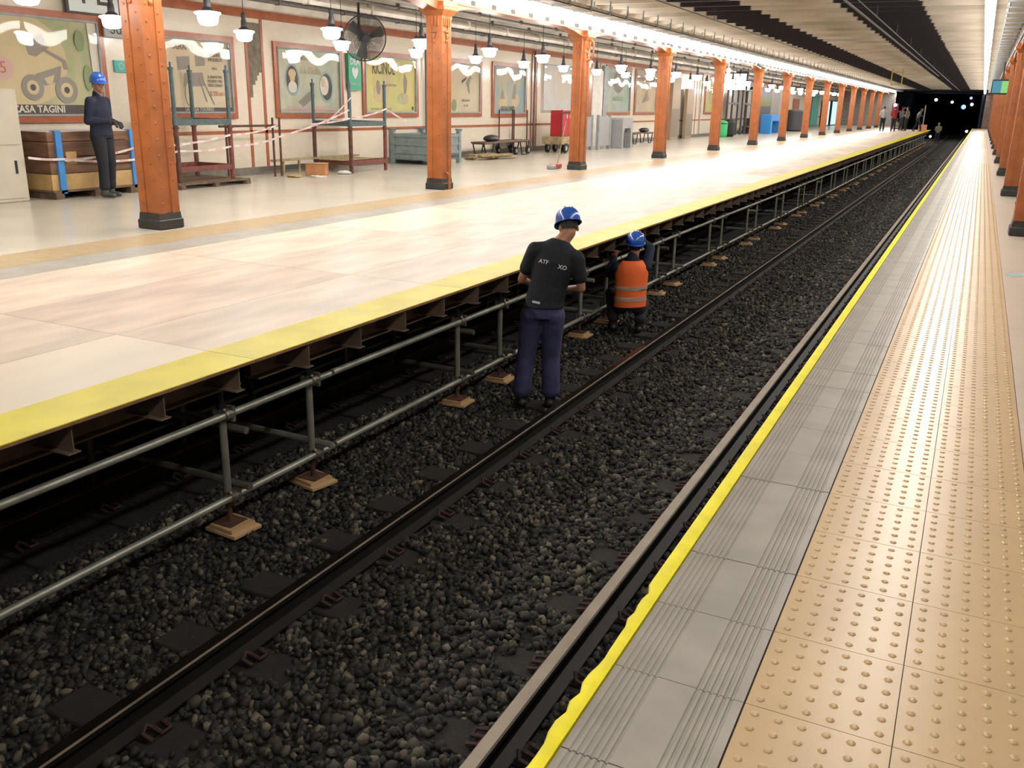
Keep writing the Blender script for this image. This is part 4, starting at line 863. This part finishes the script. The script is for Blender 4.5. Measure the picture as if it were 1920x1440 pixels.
# cameras, loudspeaker, monitor
def cctv(loc, rz, lab, m='panel_grey'):
    t = thing('security_camera', lab, 'camera', loc, rz); mb = MB(); mb.cyl((0, 0, .10), (0, 0, 0), .02, n=6); mb.build('bracket', 'white_metal', t); mb = MB(); mb.cyl((0, -.18, .03), (0, .16, .14), .055, n=10); mb.build('housing', m, t, smooth=30); mb = MB(); mb.cyl((0, -.205, .022), (0, -.18, .03), .058, n=10); mb.build('lens_hood', 'black', t)
cctv((PX+.30, PY0+3*PDY-.2, 3.20), -.9, 'grey bullet security camera above the fourth far pillar'); cctv((PX+.35, PY0+5*PDY-1.4, 3.0), 2.4, 'dark bullet security camera before the sixth far pillar', 'dark_grey')
t = thing('globe_lamp', 'small white globe lamp hung in front of the fifth far pillar', 'lamp', (PX+.35, PY0+4*PDY-.2, 2.70)); mb = MB(); mb.cyl((0, 0, .1), (0, 0, .80), .012, n=6); mb.build('rod', 'white_metal', t); mb = MB(); mb.ell((0, 0, 0), (.09, .09, .10), 14, 8); mb.build('globe', 'white_metal', t, smooth=True)
t = thing('monitor', 'information screen with a bright picture hung by the right row of pillars', 'screen', (.46, 34.0, 2.05), .0); mb = MB(); mb.bevbox(-.36, .2, -.05, .05, 0, .46, .01); mb.build('case', 'black', t); mb = MB(); mb.box(-.33, -.08, -.056, -.05, .05, .41); mb.build('picture', 'screen', t); mb = MB(); mb.box(-.08, .17, -.056, -.05, .05, .41); mb.build('picture_green', 'screen2', t); mb = MB(); mb.box(-.1, -.05, -.02, .02, .46, .98); mb.build('hanger', 'black', t)
for i, (x, y, z) in enumerate(((.36, 12.0, 2.62), (.40, 9.2, 2.85))):
    t = thing('dome_lamp', ['white cone shaded lamp above the right row of pillars, the further', 'white cone shaded lamp above the right row of pillars, the nearer'][i], 'lamp', (x, y, z)); mb = MB(); mb.cyl((0, 0, .14), (0, 0, .55), .012, n=6); mb.build('rod', 'white_metal', t); mb = MB(); mb.lathe([(.03, .16), (.05, .12), (.11, .04), (.12, .0), (.10, -.03), (.02, -.05)], n=16, caps=True); mb.build('shade', 'white_metal', t, smooth=True)
for i, (y, lab) in enumerate(((14.5, 'dark loudspeaker box on the right beam, nearer of two'), (19.5, 'dark loudspeaker box on the right beam, further of two'))):
    t = thing('loudspeaker', lab, 'loudspeaker', (.62, y, 2.86)); mb = MB(); mb.bevbox(-.14, .1, -.12, .12, 0, .22, .01); mb.build('case', 'dark_grey', t); mb = MB(); mb.box(-.1, .06, -.126, -.12, .03, .19); mb.build('grille', 'black', t)
# ceiling fittings over the track
for i, (x, y, s) in enumerate(((-1.05, 13.6, .22), (-.90, 17.5, .16))):
    t = thing('junction_box', ['grey flood fitting on the ceiling over the open track', 'small dark junction box on the ceiling over the open track'][i], 'ceiling fitting', (x, y, 3.46-s)); mb = MB(); mb.prism([(-s, s*.9), (s, s*.9), (s*.7, 0), (-s*.7, 0)], -s*.6, s*.6); mb.build('case', 'grey_paint' if i == 0 else 'dark_grey', t); mb = MB(); mb.tube([(s*.8, 0, s*.8), (s*1.6, .1, s*.85), (s*2.2, 0, s*.95), (s*2.4, -1.5, s*.98)], .018, 6); mb.build('cable', 'dark_grey', t, smooth=True)
mb = MB(); mb.cyl((-.45, 8, 3.47), (-.45, 16.0, 3.47), .035, n=8); mb.tube([(-.45, 16.0, 3.47), (-.5, 16.8, 3.46), (-.7, 17.4, 3.45)], .015, 6); tag(mb.build('ceiling_conduit', 'grey_pipe', smooth=True), 'dark conduit on the ceiling above the platform kerb', 'conduit')
mb = MB(); mb.cyl((-2.62, 6, 3.44), (-2.62, 60, 3.44), .025, n=6); tag(mb.build('ceiling_conduit', 'grey_pipe', smooth=True), 'thin pipe along the soot stripe over the open track', 'conduit')
for i, (x, z) in enumerate(((-5.43, 3.27), (-2.18, 3.27))):
    mb = MB(); mb.cyl((x, 4, z), (x, 99, z), .012, n=6)
    for k in range(20): mb.cyl((x, 6+k*4.8, z), (x, 6+k*4.8, 3.50), .008, n=5)
    tag(mb.build('contact_wire', 'black'), ['dark contact wire over the covered track', 'dark contact wire over the open track'][i], 'wire')
t = thing('yellow_frame', 'small yellow frame hanging from the ceiling between the tracks', 'frame', (-4.2, 52, 2.75)); mb = MB(); [mb.cyl((x, 0, 0), (x, 0, .8), .025, n=6) for x in (-.25, .25)]; mb.cyl((-.25, 0, 0), (.25, 0, 0), .025, n=6); mb.cyl((-.25, 0, .6), (.25, 0, .6), .02, n=6); mb.build('bars', mat('dull_yellow', (.40, .33, .06), .5), t)
for i, (x, y, a, m, lab) in enumerate(((.50, 9.95, .11, 'pblue', 'faded bluish sticker worn into the right platform floor'), (.62, 13.0, .09, 'pink', 'small faded pinkish mark on the right platform floor, further away'))):
    mb = MB(); q = [(x+a*random.uniform(.4, 1)*math.cos(t_), y+1.5*a*random.uniform(.4, 1)*math.sin(t_)) for t_ in [2*PI*j/14 for j in range(14)]]; mb.prism(q, 0, .0012, 'z'); tag(mb.build('worn_sticker', m), lab, 'sticker')
# tunnel lights
for i, (px, x, y, z, c, e, r) in enumerate(((1, -5.15, 120, 2.78, (.75, .88, 1), 14, .16), (2, -3.42, 120, 2.55, (.75, .88, 1), 12, .14), (3, -1.35, 120, 2.33, (.75, .88, 1), 12, .16), (4, -2.2, 122, 2.05, (.35, .55, 1), 1.6, .26), (5, -4.4, 102, -.90, (1, .92, .8), 14, .10), (6, -1.25, 104, -.35, (.95, 1, .7), 10, .12), (7, -1.6, 126, 3.1, (.5, .5, .95), 1.5, .16), (8, -6.95, 88.18, 1.95, (1, .45, .75), 10, .14))):
    lab = ['bluish tunnel lamp, leftmost of the upper three', 'bluish tunnel lamp, middle of the upper three', 'bluish tunnel lamp, rightmost of the upper three', 'dim blue tunnel lamp left of the rightmost bright one', 'low warm signal lamp between the rails at the tunnel mouth', 'low yellowish lamp at the end of the right platform', 'faint violet lamp high in the tunnel', 'pink lamp at the far end of the deck'][i]
    t = thing('tunnel_lamp', lab, 'lamp', (x, y, z)); mb = MB(); mb.ell((0, 0, 0), (r, r, r), 10, 6); mb.build('globe', emis('tl%d' % i, c, e), t, smooth=True); mb = MB(); mb.box(-.04, .04, r*.8, r+.1, -.05, .05); mb.build('holder', 'black', t)
mb = MB(); mb.bevbox(-7.2, -6.7, 88.3, 88.9, 1.35, 2.1, .02); mb.box(-6.99, -6.91, 88.5, 88.6, .0, 1.35); tag(mb.build('magenta_sign', mat('magenta', (.12, .006, .035), .5)), 'dark magenta sign at the end of the deck behind the far people', 'sign')
t = thing('warning_board', 'small orange and white warning board at the end of the deck', 'board', (-3.95, 77.0, .03)); mb = MB(); mb.box(-.3, .3, -.03, .03, .0, .5); mb.build('board', mat('board_orange', (.6, .25, .15), .5), t); mb = MB(); mb.cyl((0, .05, 0), (0, .05, 1.9), .04, n=6); mb.build('post', 'grey_paint', t)
# ================= PEOPLE =================
V = Vector
def limb(mb, a, b, ra, rb, k=1.0, fdir=None, n=14):
    a, b = V(a), V(b); d = (b-a); L_ = d.length; d.normalize()
    if fdir is None: u, v = mb.frame(d)
    else: u = V(fdir); u = (u-d*u.dot(d)).normalized(); v = d.cross(u)
    P = []
    for t in (-1, -.8, -.45): P.append((a+d*ra*t, ra*math.sqrt(max(0, 1-t*t))+1e-4))
    for i in range(6): s_ = i/5; P.append((a+d*L_*s_, ra+(rb-ra)*s_))
    for t in (.45, .8, 1): P.append((b+d*rb*t, rb*math.sqrt(max(0, 1-t*t))+1e-4))
    mb.rings([[c+(u*math.cos(q)*k+v*math.sin(q))*r for q in [2*PI*j/n for j in range(n)]] for c, r in P])
def loft(mb, secs, n=20):
    mb.rings([[c+rt*(rx*math.cos(q))+fw*(ry*math.sin(q)) for q in [2*PI*j/n for j in range(n)]] for c, rx, ry, rt, fw in secs])
def interp(secs, k=3):
    out = []
    for a, b in zip(secs, secs[1:]):
        for i in range(k):
            t = i/k; s_ = t*t*(3-2*t); out.append(tuple((p*(1-s_)+q*s_) if not isinstance(p, V) else p.lerp(q, s_) for p, q in zip(a, b)))
    out.append(secs[-1]); return out
def remesh(mb, name, m, parent, vox, it=3):
    o = mb.build(name, m, parent); md = o.modifiers.new('r', 'REMESH'); md.mode = 'VOXEL'; md.voxel_size = vox; md.use_smooth_shade = True
    s_ = o.modifiers.new('s', 'SMOOTH'); s_.iterations = it; s_.factor = .5
    bpy.context.view_layer.update(); me = bpy.data.meshes.new_from_object(o.evaluated_get(bpy.context.evaluated_depsgraph_get())); o.modifiers.clear(); o.data = me
    me.materials.clear(); me.materials.append(M[m] if isinstance(m, str) else m); me.polygons.foreach_set('use_smooth', [True]*len(me.polygons)); return o
def hand(mb, w, d, nrm, s=1.0, curl=.9, thumb=1):
    d = V(d).normalized(); nrm = V(nrm); nrm = (nrm-d*nrm.dot(d)).normalized(); sd = d.cross(nrm)
    w = V(w); limb(mb, w+d*.02, w+d*.075*s, .030, .036, .55, nrm)
    for i, L_ in enumerate((.9, 1.0, .95, .75)):
        q = w+d*.085*s+sd*(i-1.5)*.021; a1 = curl*.5; p = q
        for k, ln in enumerate((.042, .028, .022)):
            a1 += curl*.45; dd = d*math.cos(a1)+nrm*math.sin(a1); p2 = p+dd*ln*L_*s; limb(mb, p, p2, .0095-.001*k, .0088-.001*k, n=8); p = p2
    b0 = w+d*.03-sd*.028*thumb; b1 = b0+(d*.6-sd*.8*thumb+nrm*.4).normalized()*.035; limb(mb, b0, b1, .013, .011, n=8); limb(mb, b1, b1+(d*.8+nrm*.5).normalized()*.03, .011, .009, n=8)
def person(label, loc, rz, J, top='navy_shirt', legs='trouser', boot='boot', helmet=None, sleeve='short', glove=False, vest=False, hair='hair', detail=1.0, fat=1.0, baggy=.006, category='person'):
    t = thing('person', label, category, loc, rz)
    J = {k: V(v) for k, v in J.items()}; vx = .0085/detail
    hf = J['hf'].normalized(); hr = hf.cross(V((0, 0, 1))).normalized(); hu = hr.cross(hf); hc = J['head']
    HR = Matrix((hr, hf, hu)).transposed()
    rt = (J['shR']-J['shL']).normalized(); prt = (J['hipR']-J['hipL']).normalized()
    sp = (J['neck']-J['pelvis']).normalized(); fw = rt.cross(-sp).normalized(); fw = -fw if fw.dot(J['fwd']) < 0 else fw
    pf = prt.cross(-V((0, 0, 1))); pf = -pf if pf.dot(J['fwd']) < 0 else pf
    # skin
    mb = MB(); mb.ell(hc+hu*.025, (.076, .094, .100), R=HR); mb.ell(hc+hf*.022-hu*.055, (.055, .066, .062), R=HR); limb(mb, hc+hf*.085-hu*.0, hc+hf*.103-hu*.032, .008, .014, n=8)
    mb.ell(hc+hf*.088-hu*.066, (.026, .010, .009), 10, 5, R=HR); mb.ell(hc+hf*.080-hu*.098, (.020, .016, .014), 10, 5, R=HR); mb.ell(hc+hf*.078+hu*.018, (.06, .014, .010), 10, 5, R=HR)
    for s in (-1, 1): mb.ell(hc+hr*s*.080-hu*.012-hf*.012, (.012, .022, .032), 10, 6, R=HR)
    limb(mb, hc-hu*.05-hf*.015, J['neck']-sp*.03, .055*fat, .064*fat)
    loft(mb, interp([(J['neck'], .09, .055, rt, fw), (J['neck']-sp*.10, .16, .085, rt, fw), (J['neck'].lerp(J['pelvis'], .5), .135*fat, .09*fat, rt, fw), (J['pelvis'], .145*fat, .095*fat, prt, pf)]))
    for s in 'LR':
        limb(mb, J['sh'+s], J['el'+s], .050, .038); limb(mb, J['el'+s], J['wr'+s], .038, .025); limb(mb, J['hip'+s], J['kn'+s], .075, .050); limb(mb, J['kn'+s], J['an'+s], .048, .034)
        limb(mb, J['neck']-sp*.06, J['sh'+s], .055, .05)
        d = J.get('hd'+s, J['wr'+s]-J['el'+s]); hand(mb, J['wr'+s], d, J.get('hn'+s, V((0, 0, -1)) if abs(d.normalized().z) < .8 else fw), thumb=1 if s == 'R' else -1)
    remesh(mb, 'body', 'skin', t, vx)
    if detail > .6:
        mb = MB()
        for s in (-1, 1): mb.ell(hc+hf*.083+hr*s*.031+hu*.002, (.012, .006, .006), 8, 5, R=HR)
        mb.build('eyes', 'hair', t, smooth=True)
    mb = MB(); mb.ell(hc+hu*.028-hf*.012, (.082, .092, .106), R=HR); mb.v = [v for v in mb.v]
    o = mb.build('hair', hair, t, smooth=True); bm = bmesh.new(); bm.from_mesh(o.data)
    bmesh.ops.delete(bm, geom=[v for v in bm.verts if (V(v.co)-hc).dot(hf) > .055 or ((V(v.co)-hc).dot(hu) < (-.03 if (V(v.co)-hc).dot(hf) < 0 else .03))], context='VERTS'); bm.to_mesh(o.data); bm.free()
    # trousers
    mb = MB(); up = V((0, 0, 1)) if (J['neck']-J['pelvis']).z > .3 else sp; up = (sp*.5+up*.5).normalized()
    loft(mb, interp([(J['pelvis']+sp*.10, .160*fat, .112*fat, prt, pf), (J['pelvis']+sp*.04, .168*fat, .122*fat, prt, pf), (J['pelvis']-up*.07, .155*fat, .115*fat, prt, pf)]))
    for s in 'LR':
        limb(mb, J['hip'+s], J['kn'+s], .096*fat+baggy*.3, .068+baggy*.8); limb(mb, J['kn'+s], J['an'+s]+V((0, 0, .09)), .066+baggy*.8, .062+baggy)
        m_ = J['kn'+s].lerp(J['an'+s], .7); limb(mb, m_, J['an'+s]+V((0, 0, .085)), .062+baggy, .066+baggy)
        mb.ell(J['hip'+s]-pf*.05+V((0, 0, -.0)), (.085, .075, .095), 12, 7)
    remesh(mb, 'trousers', legs, t, vx*1.2, 4)
    # top
    mb = MB(); e = .014 if sleeve == 'short' else .022
    loft(mb, interp([(J['neck']+sp*.015, .070, .060, rt, fw), (J['neck']-sp*.03, .13, .080, rt, fw), (J['neck']-sp*.09, .178, .105, rt, fw), (J['neck']-sp*.20, .172*fat, .118*fat, rt, fw), (J['neck'].lerp(J['pelvis'], .62), .158*fat, .112*fat, rt, fw), (J['pelvis']+sp*.07, .165*fat, .122*fat, prt, pf), (J['pelvis']+sp*(.02 if sleeve == 'short' else -.04), .178*fat, .132*fat, prt, pf)]))
    for s in 'LR':
        limb(mb, J['neck']-sp*.055, J['sh'+s], .062, .066)
        if sleeve == 'short': q = J['sh'+s].lerp(J['el'+s], .62); limb(mb, J['sh'+s], q, .070, .066)
        else: limb(mb, J['sh'+s], J['el'+s], .072, .058); limb(mb, J['el'+s], J['wr'+s].lerp(J['el'+s], .06), .058, .042)
    if sleeve == 'long': limb(mb, J['neck']+sp*.01, J['neck']+sp*.03, .072, .070)
    remesh(mb, 'shirt' if sleeve == 'short' else 'jacket', top, t, vx*1.2, 4)
    for s in 'LR':
        a = J['an'+s]; ft = J.get('ft'+s, pf).normalized(); mb = MB(); limb(mb, a+V((0, 0, .06)), a+V((0, 0, -.02)), .052, .052); limb(mb, a-ft*.03+V((0, 0, -.035)), a+ft*.14+V((0, 0, -.045)), .042, .036, 1.15, ft.cross(V((0, 0, 1))))
        remesh(mb, 'boot', boot, t, vx, 2)
        if glove: mb = MB(); d = J.get('hd'+s, J['wr'+s]-J['el'+s]); hand(mb, J['wr'+s], d, J.get('hn'+s, V((0, 0, -1))), 1.1, thumb=1 if s == 'R' else -1); limb(mb, J['wr'+s]-V(d).normalized()*.03, J['wr'+s]+V(d).normalized()*.03, .036, .034); mb2 = mb; o = remesh(mb2, 'glove', 'glove', t, vx, 0); o.modifiers.new('d', 'DISPLACE').strength = .003
    if helmet:
        mb = MB(); prof = [(.118, 0), (.119, .02), (.116, .05), (.104, .085), (.082, .112), (.050, .130), (.02, .136), (.001, .137)]
        mb.lathe(prof, (0, 0, 0), 28, sx=.92, sy=1.12); mb.v = [HR @ V(v)+hc+hu*.042 for v in mb.v]; hm = mb.build('helmet', helmet, t, smooth=60)
        mb = MB(); P = []
        for j in range(28):
            a = 2*PI*j/28; f_ = math.sin(a); ex = .012+.038*max(0, f_)**3; q = []
            for r_, z_ in ((.112, .004), (.118+ex, -.004-.010*max(0, f_)), (.118+ex, -.009-.010*max(0, f_)), (.112, -.006)): q.append(HR @ V((r_*math.cos(a)*.92, r_*math.sin(a)*1.12, z_))+hc+hu*.042)
            P.append(q)
        mb.rings(P, False, True); mb.build('brim', helmet, hm, smooth=40)
        mb = MB()
        for x in (-.028, 0, .028):
            pts = [HR @ V((x, 1.12*.114*math.cos(a), .126*math.sin(a)+.012))+hc+hu*.042 for a in [PI*.12+PI*.76*k/10 for k in range(11)]]; mb.tube(pts, .0065, 6)
        mb.build('ridge', helmet, hm, smooth=60)
    return t, J, rt, fw, sp
# standing worker on the gravel, seen from behind
J1 = dict(head=(.195, .12, 1.64), hf=(-.35, 1, -.45), neck=(.13, .05, 1.53), pelvis=(0, -.02, .93), shL=(-.085, .03, 1.45), shR=(.285, .02, 1.385), elL=(-.20, .08, 1.17), elR=(.335, .03, 1.12), wrL=(-.13, .32, 1.09), wrR=(.12, .26, 1.06),
          hipL=(-.09, 0, .88), hipR=(.095, 0, .88), knL=(-.135, .02, .49), knR=(.085, .035, .49), anL=(-.165, -.03, .095), anR=(.095, .0, .095), fwd=(0, 1, 0), ftL=(-.25, 1, 0), ftR=(.2, 1, 0), hdL=(.8, .6, .1), hdR=(-.8, .5, .1))
t, J, rt, fw, sp = person('worker in dark t-shirt and blue trousers standing on the gravel, back to the camera', (-3.24, 7.16, -1.17), math.radians(20), J1, helmet='helmet', detail=1.0, fat=1.06, baggy=.022)
up_ = (sp-fw*sp.dot(fw)).normalized(); RB = Matrix((rt, up_, -fw)).transposed()
c = J['neck']-sp*.20-fw*.125
text_obj('shirt_lettering', 'ATF', .048, 'letter', t, c-rt*.085, RB, bold=.001); text_obj('shirt_lettering', 'XO', .052, 'letter', t, c+rt*.085-up_*.015, RB, bold=.001)
mb = MB(); mb.bevbox(-.035, .035, -.004, .004, -.008, .012, .003); mb.v = [tuple(RB @ V((v[0], v[2], v[1]))+J['pelvis']+sp*.06-pf_*.142-rt*.06) for pf_ in [fw] for v in mb.v]; mb.build('belt_tag', 'letter', t)
# squatting worker in orange vest
J2 = dict(head=(.02, .07, 1.06), hf=(-.15, 1, .15), neck=(0, .02, .90), pelvis=(0, 0, .36), shL=(-.175, .02, .80), shR=(.165, .03, .82), elL=(-.29, .20, .69), elR=(.20, .20, 1.02), wrL=(-.24, .36, .86), wrR=(.06, .32, 1.10),
          hipL=(-.10, .02, .33), hipR=(.10, .02, .33), knL=(-.26, .32, .42), knR=(.16, .34, .30), anL=(-.19, -.0, .10), anR=(.13, -.02, .10), fwd=(0, 1, 0), ftL=(-.3, 1, 0), ftR=(.1, 1, 0), hdL=(.2, .6, .8), hdR=(-.3, .5, .8))
t2, J, rt, fw, sp = person('squatting worker in a bright orange reflective vest reaching under the deck', (-3.50, 10.30, -1.17), math.radians(16), J2, top='navy', legs='dark_trouser', sleeve='long', helmet='helmet', fat=1.05)
def vsec(z, e=0):   # vest sections along the spine
    tab = [(0.0, .195, .148), (.12, .19, .145), (.28, .195, .142), (.42, .20, .138), (.50, .185, .12), (.55, .12, .09)]
    for (a, ax, ay), (b, bx, by) in zip(tab, tab[1:]):
        if a <= z <= b: u = (z-a)/(b-a); return (J['pelvis']+sp*(z-.02), ax+(bx-ax)*u+e, ay+(by-ay)*u+e, rt, fw)
mb = MB(); loft(mb, [vsec(z) for z in [k*.55/18 for k in range(19)]], 28); vo = mb.build('vest', 'vest', t2, smooth=70)
for z0 in (.07, .20):
    mb = MB(); loft(mb, [vsec(z0, .002), vsec(z0+.001, .005), vsec(z0+.025, .005), vsec(z0+.049, .005), vsec(z0+.05, .002)], 28); mb.build('reflective_band', 'reflect', vo, smooth=70)
# worker on the far platform
J3 = dict(head=(0, .03, 1.63), hf=(.45, 1, -.05), neck=(0, 0, 1.48), pelvis=(0, -.0, .95), shL=(-.19, -.01, 1.40), shR=(.19, .0, 1.40), elL=(-.23, -.02, 1.13), elR=(.22, -.05, 1.12), wrL=(-.06, .21, 1.10), wrR=(.13, .22, 1.12),
          hipL=(-.09, 0, .9), hipR=(.09, 0, .9), knL=(-.10, .03, .50), knR=(.10, .04, .5), anL=(-.11, -.02, .09), anR=(.11, .03, .09), fwd=(0, 1, 0), hdL=(.3, .9, 0), hdR=(-.2, .95, 0))
person('worker in navy jacket and dark gloves standing by the crate on the far platform', (-11.76, 9.80, 0), math.radians(-75), J3, top='navy', legs='dark_trouser', boot='boot_grey', helmet='helmet', sleeve='long', glove=True, fat=1.12, baggy=.012)
# distant people
SJ = dict(J3, hf=(0, 1, 0))
def far(label, loc, rz, top, legs, J=SJ, **k): person(label, loc, rz, J, top=top, legs=legs, detail=.33, sleeve='long', **k)
M['lightgrey'] = mat('light_grey_cloth', (.30, .30, .31), .8); M['crimson'] = mat('crimson_cloth', (.22, .012, .02), .8); M['olive'] = mat('olive_cloth', (.16, .16, .10), .8)
far('distant person in a light grey top with back turned, left of the crimson one', (-6.45, 73.0, .03), .3, 'lightgrey', 'dark_trouser')
JR = dict(SJ, elR=(.45, .1, 1.45), wrR=(.62, .2, 1.62), hdR=(.5, .3, .8))
far('distant person in a crimson top with one arm raised', (-5.65, 72.3, .03), .2, 'crimson', 'dark_trouser', JR)
far('distant person in an olive top standing beyond the crimson one', (-5.1, 76.5, .03), 1.2, 'olive', 'dark_trouser')
far('distant dark clothed person just left of the olive one, carrying a bag', (-5.55, 77.8, .03), -.8, 'dark_grey', 'dark_trouser')
JW = dict(SJ, neck=(0, .12, 1.42), head=(0, .2, 1.56), shL=(-.19, .1, 1.34), shR=(.19, .1, 1.34), anL=(-.11, -.22, .09), anR=(.11, .25, .09), knL=(-.1, -.02, .48), knR=(.1, .18, .5))
far('distant dark clothed person stepping near the end of the deck', (-4.35, 77.0, .03), -1.2, 'dark_grey', 'dark_trouser', JW)
far('distant person with grey hair and a pale vest standing down beside the track', (-3.25, 88.0, -1.17), .1, 'olive', 'dark_trouser', hair='lightgrey')
mb = MB(); mb.ell((-5.75, 76.9, .50), (.16, .12, .2), 10, 6); mb.tube([(-5.85, 76.9, .6), (-5.75, 76.9, .95), (-5.65, 76.9, .6)], .015, 5); tag(mb.build('hand_bag', 'olive', smooth=True), 'olive bag held by a distant person', 'bag')
